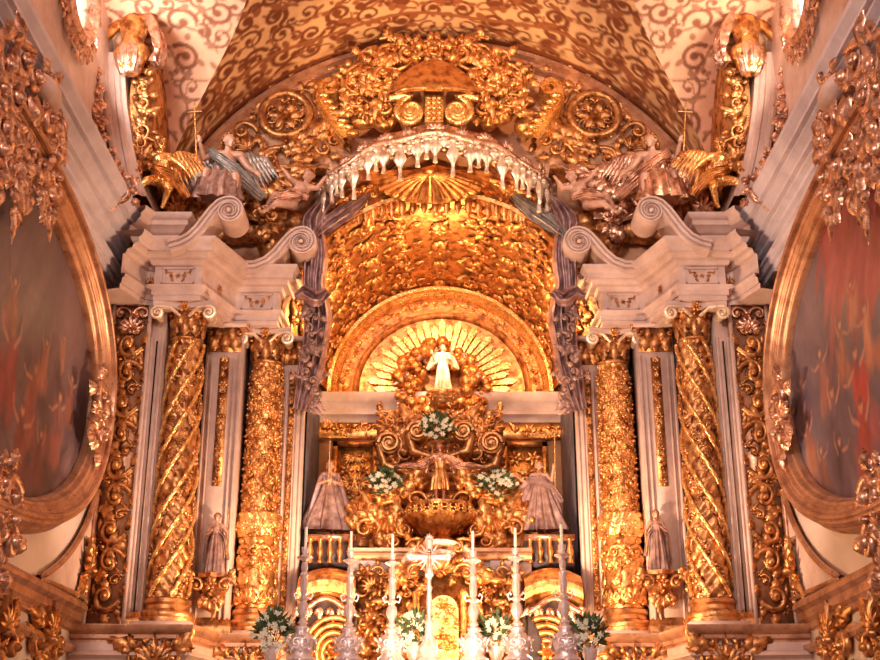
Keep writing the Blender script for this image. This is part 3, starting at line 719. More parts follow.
    pil('pilaster', -2.90, -2.46, 14.42, 15.0, f'{sd} rose stone pilaster with narrow carved strip standing between the two gilded columns', (-2.73, -2.61), (5.0, 6.62))
    pil('pilaster', -3.45, -3.29, 13.80, 14.4, f'{sd} thin pale pilaster beside the panel of large carved scrolls', None, None, cap=False)
    pil('pilaster', -2.03, -1.72, 14.92, 15.3, f'{sd} inner pilaster with gilded bead strip at the mouth of the niche', (-1.92, -1.84), (3.6, 6.6))
    # big scroll relief panel in the corner
    p = empty('scroll_relief_panel', (-3.69, 13.70, 3.3), f'{sd} corner panel of large aged gilt scrolls beside the oval picture frame', 'panel', mirror=mir)
    mb = MB(); mb.add(*g_box((-3.93, 13.78, 3.3), (-3.44, 14.3, 7.06))); mb.build('backboard', GOLDF, p, mir, smooth=False)
    mb = MB()
    for (a, b) in ((-3.93, -3.89), (-3.49, -3.45)): mb.add(*g_box((a, 13.73, 3.3), (b, 13.8, 7.06)))
    mb.build('edge_moulding', STONE, p, mir, smooth=False)
    mb = MB(); f0_ = front_map(-3.69, 13.78, 0); fm = lambda u, v, h: f0_(np.clip(u, -.215, .215), v, h)
    n = 9; zz0, zz1 = 3.42, 6.75; st = (zz1-zz0)/n
    for k in range(n):
        z = zz0+(k+.5)*st; s = 1 if k % 2 else -1
        put(mb, 'scroll', fm, s*.01, z, .44, (0 if s > 0 else PI)+.3*s, 1.6, s < 0, su=.8)
        put(mb, 'cscroll', fm, -s*.08, z+st*.45, .24, s*.8, 2.0, s > 0)
        put(mb, 'leaf2', fm, s*.08, z+st*.3, .24, PI/2+s*.2, 2.0); put(mb, 'leaf2', fm, -s*.12, z-st*.2, .22, -PI/2, 2.0); put(mb, 'rosette', fm, s*.12, z-st*.4, .13, 0, 2.0); put(mb, 'leaf', fm, s*.15, z, .15, PI/2, 2.0)
    mb.build('scrollwork', GOLDD, p, mir)
    mb = MB(); put(mb, 'palmette', fm, 0, 6.72, .36, 0, 1.8); put(mb, 'rosette', fm, 0, 6.78, .24, 0, 2.5); put(mb, 'shell', fm, 0, 6.9, .3, PI, 2); put(mb, 'scroll', fm, -.13, 6.95, .24, 0, 2); put(mb, 'scroll', fm, .13, 6.95, .24, 0, 2, True); mb.build('capital', GOLDP, p, mir)

    # ledge and pedestal zone under the columns
    LP = [(-3.95, 13.45), (-3.35, 13.52), (-2.72, 13.52), (-2.55, 14.3), (-1.78, 14.36), (-1.72, 15.2)]
    l = empty('pedestal_ledge', (-2.8, 14, 2.0), f'{sd} stepped rose stone pedestal ledge carrying the gilded columns', 'ledge', mirror=mir)
    mb = MB(); mb.add(*crisp([(-.62, 3.265), (.10, 3.26), (.10, 3.22), (.07, 3.18), (.03, 3.16), (.03, 3.12), (.0, 3.10), (0, 3.08)], LP)); mb.build('moulding', GOLDF, l, mir)
    mb = MB(); mb.add(*crisp([(0, 3.08), (0, 3.0), (.06, 2.98), (.08, 2.94), (.03, 2.92), (0, 2.9), (0, 2.2), (.05, 2.15), (.05, 0)], LP)); mb.build('die', STONE, l, mir)
    for (xc, yf) in ((-3.05, 13.52), (-2.2, 14.33)):
        mb = MB(); fm = front_map(xc, yf, 2.86)
        put(mb, 'palmette', fm, 0, -.05, .5, 0, 1.5); put(mb, 'scroll', fm, -.2, .05, .3, 0, 1.8); put(mb, 'scroll', fm, .2, .05, .3, 0, 1.8, True); put(mb, 'rosette', fm, 0, .08, .26, 0, 2.5)
        put(mb, 'leaf2', fm, -.2, .1, .4, 2.4, 2); put(mb, 'leaf2', fm, .2, .1, .4, .7, 2)
        mb.build('carved_bracket', GOLDD, l, mir)

    # ------------------------------------------------------------- side wall: cornice, dado ledge
    SW = [(-3.95, -1), (-3.95, 13.3)]
    mb = MB()
    prof = [(0, 7.28), (.05, 7.28), (.05, 7.36), (.09, 7.36), (.09, 7.44), (.12, 7.45), (.12, 7.48), (.02, 7.50), (.02, 7.66), (.07, 7.66), (.07, 7.71), (.13, 7.74), (.13, 7.78), (.18, 7.78), (.18, 7.82), (.25, 7.88), (.25, 7.92), (.30, 7.92), (.30, 7.96), (.36, 8.03), (.36, 8.09), (-.1, 8.12)]
    mb.add(*g_sweep(prof, [(-3.95, -1), (-3.95, 13.78)]))
    structure(tag(mb.build('trim_2' if mir else 'trim_1', STONEG, mirror=mir, edge=20), None, None))
    mb = MB()
    mb.add(*g_sweep([(0, 3.52), (.10, 3.50), (.13, 3.46), (.13, 3.42), (.08, 3.38), (.08, 3.30), (.04, 3.26), (.04, 3.2), (.0, 3.18)][::-1], [(-3.95, -1), (-3.95, 13.55)]))
    mb.add(*g_sweep([(0, 2.96), (.05, 2.96), (.08, 3.0), (.08, 3.04), (0, 3.06)], [(-3.95, -1), (-3.95, 13.5)]))
    structure(mb.build('trim_4' if mir else 'trim_3', GOLDF, mirror=mir, edge=25))
    # gilded carvings under the dado ledge
    for k, (px, py) in enumerate(((42, 640), (15, 640))):
        q = PX(px, py+4, -3.93); fm = plane_map((-3.95, q[1], q[2]), (0, 1, 0), (0, 0, 1), (1, 0, 0))
        if k: q[1] -= .5; fm = plane_map((-3.95, q[1], q[2]), (0, 1, 0), (0, 0, 1), (1, 0, 0))
        mb = MB(); put(mb, 'palmette', fm, 0, .05, .5, 0, 2.0); put(mb, 'shell', fm, 0, 0, .45, PI, 1.6); put(mb, 'rosette', fm, 0, .02, .3, 0, 2.6); put(mb, 'scroll', fm, -.3, -.05, .4, 0, 2); put(mb, 'scroll', fm, .3, -.05, .4, 0, 2, True)
        put(mb, 'leaf2', fm, .2, .15, .4, .6, 2); put(mb, 'leaf2', fm, -.2, .15, .4, 2.5, 2)
        tag(mb.build('carved_console', GOLDD, mirror=mir), f'gilded foliage carving under the {sd} side wall ledge, '+('the one nearer the altar' if k == 0 else 'at the frame edge'), 'carving')
# ------------------------------------------------------------------ oval pictures on the side walls
PYC, PA, PZC, PB, PN = 9.42, 3.55, 5.50, 1.52, 2.35
def sup(a, k=1.0, off=0.):
    c, s = math.cos(a), math.sin(a); y = math.copysign(abs(c)**(2/PN), c)*PA; z = math.copysign(abs(s)**(2/PN), s)*PB
    return y, z
def outline(off, n=160):
    t = np.linspace(0, 2*PI, n, endpoint=False); p = np.array([sup(a) for a in t])
    T = np.roll(p, -1, 0)-np.roll(p, 1, 0); T /= np.linalg.norm(T, axis=1)[:, None]; N = np.stack([T[:, 1], -T[:, 0]], -1)
    return p+N*off
def px2wall(px, py, mir): return PX(px, py, 3.9 if mir else -3.9)[1:]
for mir, sd in SIDES:
    rd = random.Random(5+mir); cv = Canvas(2*PA, 2*PB, .014, (104, 84, 92) if not mir else (100, 86, 98))
    w, h = 2*PA, 2*PB
    def uv(px, py):
        y, z = px2wall(px, py, mir); return y-(PYC-PA), z-(PZC-PB)
    def blob(px, py, rx, ry, col, a=0, al=.8, soft=.6):
        x, y = uv(px, py); cv.dot(x, y, rx, ry, col, a, al, soft)
    def person(px, py, hh, c):
        x, y = uv(px, py); lean = rd.uniform(-.25, .25); skin = (196, 142, 112)
        for k in range(16):
            d = rd.uniform(-22, 22); cc = tuple(min(255, max(0, v+d)) for v in c); t = rd.uniform(-1, 0)
            cv.dot(x+lean*t*.3*hh+rd.gauss(0, .06*hh*(1.3-t)), y+t*.5*hh+.1*hh, .05*hh+.05*hh*abs(t), .17*hh, cc, rd.uniform(-.35, .35)+lean, .5, .7)
        for s_ in (-1, 1):
            a = rd.uniform(-.6, 1.4); p0 = np.array([x+s_*.08*hh, y+.14*hh]); p1 = p0+np.array([s_*math.cos(a), math.sin(a)])*.17*hh; p2 = p1+np.array([s_*math.cos(a+.7), math.sin(a+.7)])*.13*hh; cv.stroke([p0, p1, p2], [.024*hh, .016*hh], skin, .35)
        cv.dot(x, y+.27*hh, .048*hh, .06*hh, skin, 0, .9, .5); cv.dot(x, y+.31*hh, .05*hh, .035*hh, (74, 48, 44), 0, .7, .6)
    if not mir:
        for k in range(420):
            cv.dot(rd.uniform(0, w), rd.uniform(0, h), rd.uniform(.1, .5), rd.uniform(.03, .15), rd.choice(((118, 96, 104), (88, 70, 78), (96, 80, 90), (128, 108, 112))), rd.uniform(.6, 1.3), .3, .8)
        for k in range(260): # the dark crowded lower part
            cv.dot(rd.uniform(0, w), abs(rd.gauss(0, .7)), rd.uniform(.1, .3), rd.uniform(.03, .12), rd.choice(((66, 44, 50), (84, 50, 50), (58, 42, 54))), rd.uniform(0, 3), .45, .8)
        for (x, y, hh, c) in ((6, 360, 1.1, (150, 60, 62)), (30, 395, 1.0, (150, 84, 74)), (55, 420, .95, (136, 80, 74)), (42, 360, .7, (160, 100, 82)), (16, 440, 1.1, (128, 62, 62)), (68, 395, .7, (140, 92, 80)), (36, 455, .8, (112, 58, 60)), (10, 300, .7, (150, 96, 84)), (60, 350, .5, (150, 104, 88))): person(x, y, hh, c)
    else:
        for k in range(420):
            cv.dot(rd.uniform(0, w), rd.uniform(0, h), rd.uniform(.1, .5), rd.uniform(.03, .15), rd.choice(((112, 98, 112), (90, 76, 90), (126, 108, 118))), rd.uniform(.6, 1.3), .3, .8)
        pts = [(868, 200), (846, 215), (858, 245), (872, 240), (840, 240), (874, 275), (852, 275)]
        for (x, y) in pts:
            for k in range(16): X, Y = uv(x, y); cv.dot(X+rd.gauss(0, .25), Y+rd.gauss(0, .16), rd.uniform(.2, .45), .08, rd.choice(((160, 66, 68), (172, 82, 82), (146, 56, 64), (180, 92, 90))), rd.uniform(-1.2, -.7), .7, .6)
        for (x, y, hh, c) in ((870, 330, .8, (190, 120, 92)), (845, 345, .8, (164, 110, 88)), (862, 385, 1.2, (176, 60, 56)), (825, 375, .9, (140, 92, 84)), (805, 400, .8, (128, 88, 84)), (838, 420, 1.1, (92, 76, 92)), (868, 440, 1.2, (150, 54, 52)), (812, 445, .9, (150, 98, 78)), (845, 465, .9, (84, 66, 84)), (795, 420, .6, (136, 92, 80)), (855, 300, .6, (176, 116, 92)), (826, 470, .8, (120, 80, 72))): person(x, y, hh, c)
    cv.grain(.12, 2+mir)
    pic = empty('picture_frame', (-XW, PYC, PZC), f'huge oval picture frame of grooved gilt wood on the {sd} side wall', 'picture frame', mirror=mir)
    # canvas: rectangular grid squeezed into the outline
    nu, nv = 420, 180; U = np.linspace(-.999, .999, nu)[:, None]; Vv = np.linspace(-1, 1, nv)[None, :]
    zz = Vv*(1-np.abs(U)**PN)**(1/PN)*PB; yy = U*PA+0*Vv
    G = np.stack([np.full_like(zz, -3.87), yy+PYC, zz+PZC], -1); mb = MB(); V, Q = g_grid(G); mb.add(V, Q)
    o = mb.build('oil_painting', OIL, mirror=mir, edge=False)
    tag(o, f'{sd} dark oil painting, '+('crowded red and ochre figures under a gloomy violet sky' if not mir else 'large red hanging cloth above a crowd of brown and ochre figures'), 'painting')
    set_paint(o, cv.sample(V[:, 1]-(PYC-PA), V[:, 2]-(PZC-PB)))
    G = []
    tt = np.linspace(0, 1, 57); pf = [(-.02, -3.87)]+[(-.02+.34*t, -3.83+.16*math.sin(PI*min(1, t*1.0))**.6+.011*math.cos(2*PI*7*t)+(.05 if .45 < t < .8 else 0)) for t in tt]+[(.32, -3.95)]
    for off, x in pf:
        q = outline(off); G.append(np.stack([np.full(len(q), x), q[:, 0]+PYC, q[:, 1]+PZC], -1))
    mb = MB(); mb.add(*g_grid(np.array(G), False, True)); mb.build('moulding', GOLDF, pic, mir, edge=80)
    # foliage clasps on the frame
    wm = lambda y, z, x=-3.72: plane_map((x, y, z), (0, 1, 0), (0, 0, 1), (1, 0, 0))
    for (px, py, s) in ((99, 416, .72), (8, 520, .75), (2, 498, .5)):
        q = PX(px, py, -3.68); mb = MB(); f = wm(q[1], q[2])
        put(mb, 'scroll', f, -.05, .12*s*2, s*.7, .4, 1.6); put(mb, 'scroll', f, .05, -.12*s*2, s*.7, -.4, 1.6, True)
        for a in (0, 1.2, 2.4, 3.6, 4.8): put(mb, 'cscroll', f, .12*math.cos(a)*s, .2*math.sin(a)*s, s*.42, a, 1.8)
        put(mb, 'shell', f, 0, .22*s, s*.5, 0, 1.6); put(mb, 'shell', f, 0, -.22*s, s*.5, PI, 1.6)
        put(mb, 'rosette', f, 0, 0, s*.5, 0, 2.2); mb.build('foliage_clasp', GOLDP, pic, mir)
    # white spandrel triangle under the frame near the altar
    sp = empty('spandrel_panel', (-3.93, 13.0, 3.6), f'raised curved triangular spandrel panel below the {sd} oval frame, with leaf carving at its corner', 'panel', mirror=mir)
    a_, b_, c_ = [PX(*q, -3.9)[1:] for q in ((97, 492), (38, 578), (86, 598))]
    curve = []
    for t in np.linspace(0, 1, 14):
        m = (a_+b_)/2+np.array([.42, -.22]); curve.append((1-t)**2*a_+2*t*(1-t)*m+t*t*b_)
    poly = curve+[c_]; cen_ = np.mean(np.array(poly), 0)
    mb = MB(); F = np.array(poly[:-1]); mb.add(*g_grid(np.stack([np.column_stack([np.full(len(curve), -3.91), np.array(curve)]), np.column_stack([np.full(len(curve), -3.91), np.repeat(c_[None], len(curve), 0)])]))); mb.build('field', STONE, sp, mir, smooth=False)
    mb = MB(); loop = np.array(poly+[poly[0]]); mb.add(*g_tube(np.column_stack([np.full(len(loop), -3.90), loop]), .035, 8, up=(1, 0, 0))); mb.build('edge_moulding', GOLDF, sp, mir)
    mb = MB(); q = PX(86, 570, -3.9); f = wm(q[1], q[2], -3.91); put(mb, 'palmette', f, 0, 0, .5, .5, 1.6); put(mb, 'scroll', f, .05, .2, .3, 0, 1.8); put(mb, 'leaf2', f, -.05, -.1, .4, 3.6, 2); put(mb, 'rosette', f, 0, 0, .25, 0, 2); mb.build('corner_leaf', GOLDD, sp, mir)
    # big rocaille cartouche above each picture
    ca = empty('cartouche', (-3.7, 9.9, 7.3), f'large rose gilt rocaille cartouche of scrolls and shells over the {sd} painting', 'cartouche', mirror=mir)
    f = wm(0, 0, -3.66); mb = MB(); rd = random.Random(31)
    def wl(px, py): return PX(px, py, -3.6)[1:]
    for (px, py, k, s, a, fl, hs) in ((50, 197, 'scroll', .36, .3, False, 1.6), (30, 190, 'shell', .34, PI+.3, False, 1.6), (12, 168, 'scroll', .42, 1.5, False, 1.3), (6, 128, 'scroll', .48, 2, True, 1.2), (16, 98, 'cscroll', .6, .4, False, 1.2),
                              (50, 118, 'cscroll', .5, -1, True, 1.3), (60, 140, 'scroll', .36, -1.3, False, 1.4), (10, 66, 'scroll', .5, 2.2, False, 1.2), (36, 78, 'cscroll', .55, .3, False, 1.3), (56, 92, 'scroll', .4, .6, True, 1.3),
                              (20, 145, 'scroll', .36, 0, False, 1.5), (42, 166, 'cscroll', .42, -.8, True, 1.5), (33, 150, 'rosette', .28, 0, False, 2), (22, 206, 'leaf2', .32, -1.9, False, 1.3), (58, 178, 'cscroll', .34, 1, False, 1.6), (6, 186, 'leaf2', .4, -2.4, False, 1.3), (26, 62, 'cscroll', .5, 1.5, False, 1.3), (54, 212, 'leaf2', .26, -1.5, False, 1.5), (4, 88, 'rosette', .36, 0, False, 1.6), (44, 184, 'leaf2', .34, -1.2, False, 1.8), (64, 118, 'leaf2', .34, -1.0, False, 1.6), (2, 150, 'cscroll', .5, 1, False, 1.3), (24, 172, 'leaf2', .4, -1.4, False, 1.6), (14, 112, 'leaf2', .4, -1.6, False, 1.8)):
        q = wl(px, py); put(mb, k, f, q[0], q[1], s*1.1, a, hs, fl)
        for rep in range(1): put(mb, 'leaf2', f, q[0]+rd.uniform(-.2, .2), q[1]+rd.uniform(-.16, .16), s*.45, rd.uniform(0, 6), 2.2)
    mb.build('scrollwork', GOLDP, ca, mir)
    mb = MB(); pts = [PX(*q, -3.68) for q in ((25, 100), (33, 95), (42, 115), (50, 140), (46, 158), (36, 140), (28, 122))]; mb.add(*g_prism([tuple(p[1:]) for p in pts], 0, -3.9, -3.64)); mb.build('shield', GOLDF, ca, mir)
    mb = MB(); q = PX(50, 82, -3.6); V, Q, T = g_ball((-3.68, q[1]+.1, q[2]-.05), (.15, .30, .13), 20, 12); mb.add(V, Q, T); mb.build('swelling', STONE, ca, mir)
    # hanging leaf drop between the window rib and the cornice
    dr = empty('leaf_drop', (-3.75, 12.2, 8.6), f'gilded vertical drop of leaves and shells beside the {sd} window rib', 'carving', mirror=mir)
    for k, (p0, p1, n, s) in enumerate((((90, 68), (98, 150), 6, .42), ((108, 158), (100, 200), 3, .4))):
        mb = MB(); Yd = 12.75
        for i in range(n):
            x = p0[0]+(p1[0]-p0[0])*i/max(1, n-1); y = p0[1]+(p1[1]-p0[1])*i/max(1, n-1); q = P(x, y, Yd); fm = front_map(q[0], Yd, q[2])
            put(mb, 'shell', fm, 0, 0, s*.72, PI, 1.8); put(mb, 'cscroll', fm, .07, .06, s*.42, .3, 2); put(mb, 'cscroll', fm, -.07, .06, s*.42, -.3, 2, True)
            put(mb, 'bud', fm, 0, .05, s*.5, 0, 3)
        if k: 
            for i in range(4): q = P(105+i*6, 182+i*4, Yd); fm = front_map(q[0], Yd, q[2]); put(mb, 'scroll', fm, 0, 0, .34, i, 2.2)
        mb.build('leaf_cluster', GOLDP, dr, mir)
    # rib of the window arch, with carved foliage strip
    rb = empty('arch_rib', (-3.8, 13.7, 8.1), f'{sd} curved pale rib with gilded foliage strip carrying the golden herm figure', 'rib', mirror=mir)
    pp = [(136, 196), (128, 170), (122, 140), (117, 105), (115, 75), (115, 52)]; Yr = 13.05
    G = []
    for (px, py) in pp:
        q = P(px, py, Yr); row = []
        for (dx, dy) in ((-.17, 1.35), (-.17, 0), (-.13, -.03), (-.10, -.03), (-.08, 0), (-.02, 0), (0, -.03), (.05, -.03), (.07, 0), (.12, 0), (.12, 1.35)): row.append((q[0]+dx, Yr+dy, q[2]))
        G.append(row)
    G = np.array(G)
    # refine along
    t = np.linspace(0, len(pp)-1, 22); G2 = np.stack([np.stack([np.interp(t, range(len(pp)), G[:, j, k]) for k in range(3)], -1) for j in range(G.shape[1])], 0)
    mb = MB(); mb.add(*g_grid(G2)); mb.build('rib_shaft', STONE, rb, mir, edge=30)
    mb = MB(); 
    for k in range(9):
        q = P(139+(1-k/8)*8, 62+k*14, Yr+.1); fm = front_map(q[0], Yr+.1, q[2]); put(mb, ('cscroll', 'leaf2', 'scroll')[k % 3], fm, 0, 0, .26, k, 2.2, k % 2 == 0); put(mb, 'leaf2', fm, .02, .04, .24, PI/2+.4, 2.2)
    G = []
    for k in range(9):
        q = P(139+(1-k/8)*8, 62+k*14, Yr+.2); G.append([(q[0]-.16, Yr+.12, q[2]), (q[0]+.14, Yr+.12, q[2]), (q[0]+.14, Yr+1.3, q[2])])
    mb.add(*g_grid(np.array(G))); mb.build('foliage_strip', GOLDD, rb, mir)
# ------------------------------------------------------------------ figures: one fused surface per body
def g_cap(a, b, ra, rb, k=12):
    a = np.asarray(a, float); b = np.asarray(b, float); d = b-a; L = np.linalg.norm(d)+1e-9; d = d/L; pts = []; rr = []
    for q in (0, .35, .7, 1.1): pts.append(a-d*ra*math.cos(q)); rr.append(max(ra*math.sin(q), .0005))
    for t in (0, .33, .66, 1): pts.append(a+(b-a)*t); rr.append(ra+(rb-ra)*t)
    for q in (1.1, .7, .35, 0): pts.append(b+d*rb*math.cos(q)); rr.append(max(rb*math.sin(q), .0005))
    return g_tube(pts, rr, k, caps=True)
def fuse(mb, voxel, smooth=2):
    me = mb.mesh('body'); ob = bpy.data.objects.new('body', me); COL.objects.link(ob)
    r = ob.modifiers.new('r', 'REMESH'); r.mode = 'VOXEL'; r.voxel_size = voxel; r.use_smooth_shade = True
    s = ob.modifiers.new('s', 'SMOOTH'); s.factor = .5; s.iterations = smooth
    dg = bpy.context.evaluated_depsgraph_get(); nm = bpy.data.meshes.new_from_object(ob.evaluated_get(dg))
    bpy.data.objects.remove(ob); bpy.data.meshes.remove(me)
    n = len(nm.vertices); V = np.zeros(n*3); nm.vertices.foreach_get('co', V); V = V.reshape(-1, 3)
    Q = []; T = []
    for p in nm.polygons:
        (Q if len(p.vertices) == 4 else T).append(tuple(p.vertices))
    bpy.data.meshes.remove(nm); out = MB(); out.add(V, Q, T); return out
REST = dict(pelvis=(0, 0, .53), waist=(0, .0, .62), chest=(0, 0, .73), neck=(0, 0, .83), head=(0, -.01, .925), shL=(-.10, 0, .79), shR=(.10, 0, .79), elL=(-.16, 0, .64), elR=(.16, 0, .64),
            wrL=(-.17, -.05, .50), wrR=(.17, -.05, .50), hipL=(-.05, 0, .51), hipR=(.05, 0, .51), knL=(-.055, -.02, .28), knR=(.055, -.02, .28), anL=(-.055, .01, .05), anR=(.055, .01, .05))
def figure_mesh(pose=None, fat=1., hd=1., faceyaw=0., facetilt=0., scale=1., vox=.0065):
    J = dict(REST); J.update(pose or {}); J = {k: np.array(v, float) for k, v in J.items()}
    m = MB(); f = fat
    C = lambda a, b, ra, rb: m.add(*g_cap(J[a] if isinstance(a, str) else a, J[b] if isinstance(b, str) else b, ra, rb))
    C('pelvis', 'waist', .074*f, .064*f); C('waist', 'chest', .062*f, .082*f); C('shL', 'shR', .043*f, .043*f); C('chest', 'neck', .07*f, .038*f); C('neck', 'head', .03*f, .032*f)
    C('hipL', 'hipR', .062*f, .062*f)
    for s in 'LR':
        C('sh'+s, 'el'+s, .034*f, .027*f); C('el'+s, 'wr'+s, .027*f, .018*f)
        C('hip'+s, 'kn'+s, .056*f, .038*f); C('kn'+s, 'an'+s, .037*f, .021*f)
        a = J['an'+s]; sh = J['an'+s]-J['kn'+s]; sh /= np.linalg.norm(sh)+1e-9
        fw = np.array([0, -1, 0.])-sh*np.dot(sh, (0, -1, 0)); fw /= np.linalg.norm(fw)+1e-9
        m.add(*g_cap(a+sh*.02, a+sh*.03+fw*.075, .022*f, .015*f)); m.add(*g_cap(a-fw*.02+sh*.02, a+sh*.02, .018*f, .02*f))
        # calf
        mid = J['kn'+s]*.65+a*.35; m.add(*g_ball(mid-fw*.008, (.036*f,)*3, 10, 8))
        # hand: palm, four fingers with a knuckle bend, thumb from the side
        w = J['wr'+s]; d = w-J['el'+s]; d /= np.linalg.norm(d); up = np.cross(d, (0, 1, 0)); 
        if np.linalg.norm(up) < .2: up = np.cross(d, (1, 0, 0))
        up /= np.linalg.norm(up); pn = np.cross(up, d)
        m.add(*g_cap(w, w+d*.036, .015, .017, 10)); m.add(*g_cap(w+d*.03-up*.011, w+d*.03+up*.011, .013, .013, 8))
        for q, L in zip((-1.5, -.5, .5, 1.5), (.75, .95, 1.0, .85)):
            p0 = w+d*.045+up*q*.0095; p1 = p0+d*.022*L+pn*.004; p2 = p1+d*.014*L+pn*.014
            m.add(*g_cap(p0-d*.01, p1, .0056, .0052, 6)); m.add(*g_cap(p1, p2, .0052, .0042, 6))
        t0 = w+d*.014+up*.013; t1 = t0+d*.016+up*.018+pn*.006; t2 = t1+d*.018+up*.004+pn*.008
        m.add(*g_cap(t0, t1, .0075, .0065, 6)); m.add(*g_cap(t1, t2, .0065, .005, 6))
    # head with a face
    R = rot('z', faceyaw)@rot('x', facetilt); h = J['head']; H_ = hd
    def hb(c, r): 
        V, Q, T = g_ball((0, 0, 0), np.array(r)*H_, 12, 9); m.add(V@R.T+h+R@(np.array(c)*H_), Q, T)
    hb((0, .006, .012), (.050, .058, .058)); hb((0, -.012, -.026), (.036, .044, .042)); hb((0, -.048, -.058), (.016, .014, .012))
    hb((0, -.06, -.012), (.0085, .014, .02)); hb((0, -.050, .020), (.036, .012, .008)); hb((-.02, -.052, .002), (.009, .007, .006)); hb((.02, -.052, .002), (.009, .007, .006))
    hb((0, -.054, -.036), (.014, .008, .0045)); hb((0, -.052, -.043), (.011, .008, .004)); hb((-.052, .004, -.008), (.007, .012, .017)); hb((.052, .004, -.008), (.007, .012, .017))
    hb((-.028, -.036, -.02), (.014, .012, .014)); hb((.028, -.036, -.02), (.014, .012, .014))
    o = fuse(m, vox); return o, J, R
def hair_mesh(J, R, hd=1., long=False, seed=1, beard=False):
    m = MB(); rd = random.Random(seed); h = J['head']
    for k in range(60):
        a = rd.uniform(0, 2*PI); e = rd.uniform(-.1, 1.35); d = np.array([math.cos(a)*math.cos(e), math.sin(a)*math.cos(e), math.sin(e)])
        if d[1] < -.35 and d[2] < .55: continue
        c = h+R@((np.array([0, .008, .014])+d*np.array([.052, .060, .060]))*hd); m.add(*g_ball(c, rd.uniform(.011, .018)*hd, 7, 5))
    if long:
        for k in range(14):
            a = rd.uniform(.1, PI-.1); c = h+R@(np.array([math.cos(a)*.052, .02+math.sin(a)*.04, .0])*hd)
            m.add(*g_tube([c, c+(rd.uniform(-.01, .01), .01, -.04), c+(rd.uniform(-.02, .02), .0, -.09)], [.012, .014, .006], 6))
    if beard:
        for k in range(14): c = h+R@(np.array([rd.uniform(-.03, .03), -.045+rd.uniform(-.01, .01), -.06-rd.uniform(0, .035)])*hd); m.add(*g_ball(c, .012, 6, 5))
    return m
def robe_mesh(path, rx, ry, amp, nf=11, seed=0, k=88, rise=1.):
    """folds falling along a path of centres"""
    P_ = np.asarray(path, float); n0 = len(P_); n = 34; t = np.linspace(0, n0-1, n)
    P_ = np.stack([np.interp(t, range(n0), P_[:, i]) for i in range(3)], -1)
    for _ in range(3): P_[1:-1] = .25*P_[:-2]+.5*P_[1:-1]+.25*P_[2:]
    rx = np.interp(t, range(n0), rx); ry = np.interp(t, range(n0), ry); am = np.interp(t, range(n0), amp)
    th = np.arange(k)*2*PI/k; rd = random.Random(seed); ph = [rd.uniform(0, 6.28) for _ in range(4)]
    G = []
    for i in range(n):
        T = P_[min(i+1, n-1)]-P_[max(i-1, 0)]; T /= np.linalg.norm(T)+1e-9
        X = np.array([1., 0, 0]); X -= T*np.dot(T, X); X /= np.linalg.norm(X)+1e-9; Y = np.cross(T, X)
        s = i/n*2.2
        w = np.cos(nf*th+ph[0]+.6*np.sin(2*th+ph[1])+.5*s)+.45*np.cos((nf*2-3)*th+ph[2]-s)+.3*np.cos(3*th+ph[3]+s)
        f = 1+am[i]*w
        G.append(P_[i]+(rx[i]*f*np.cos(th))[:, None]*X+(ry[i]*f*np.sin(th))[:, None]*Y)
    G = np.array(G); m = MB(); V, Q = g_grid(G, False, True); m.add(V, Q)
    c0 = len(V)
    for (row, cc) in ((0, P_[0]), (n-1, P_[-1])):
        m.add(np.vstack([G[row], cc]), None, [((j+1) % k, j, k) if row == 0 else (j, (j+1) % k, k) for j in range(k)])
    return m
def drape_mesh(path, wid, thick, nf=5, seed=0, side=(1, 0, 0), k=72):
    P_ = np.asarray(path, float); n0 = len(P_); n = 60; t = np.linspace(0, n0-1, n)
    P_ = np.stack([np.interp(t, range(n0), P_[:, i]) for i in range(3)], -1)
    for _ in range(4): P_[1:-1] = .25*P_[:-2]+.5*P_[1:-1]+.25*P_[2:]
    w = np.interp(t, range(n0), wid); q = np.interp(t, range(n0), thick if np.ndim(thick) else [thick]*n0)
    th = np.arange(k)*2*PI/k; rd = random.Random(seed); ph = rd.uniform(0, 6); G = []
    for i in range(n):
        T = P_[min(i+1, n-1)]-P_[max(i-1, 0)]; T /= np.linalg.norm(T)+1e-9
        X = np.array(side, float); X -= T*np.dot(T, X); X /= np.linalg.norm(X)+1e-9; Y = np.cross(T, X)
        a = np.cos(th); b = np.sin(th)
        fold = q[i]*(.9*b+.9*np.cos(nf*PI*a+ph+i*.05)+.4*np.cos(nf*2.3*a+ph*2-i*.08))
        G.append(P_[i]+(w[i]*.5*a*(1+.05*math.sin(i*.5)))[:, None]*X+fold[:, None]*Y)
    m = MB(); G = np.array(G); V, Q = g_grid(G, False, True); m.add(V, Q)
    for row in (0, n-1): m.add(np.vstack([G[row], P_[row]]), None, [((j+1) % k, j, k) if row == 0 else (j, (j+1) % k, k) for j in range(k)])
    return m
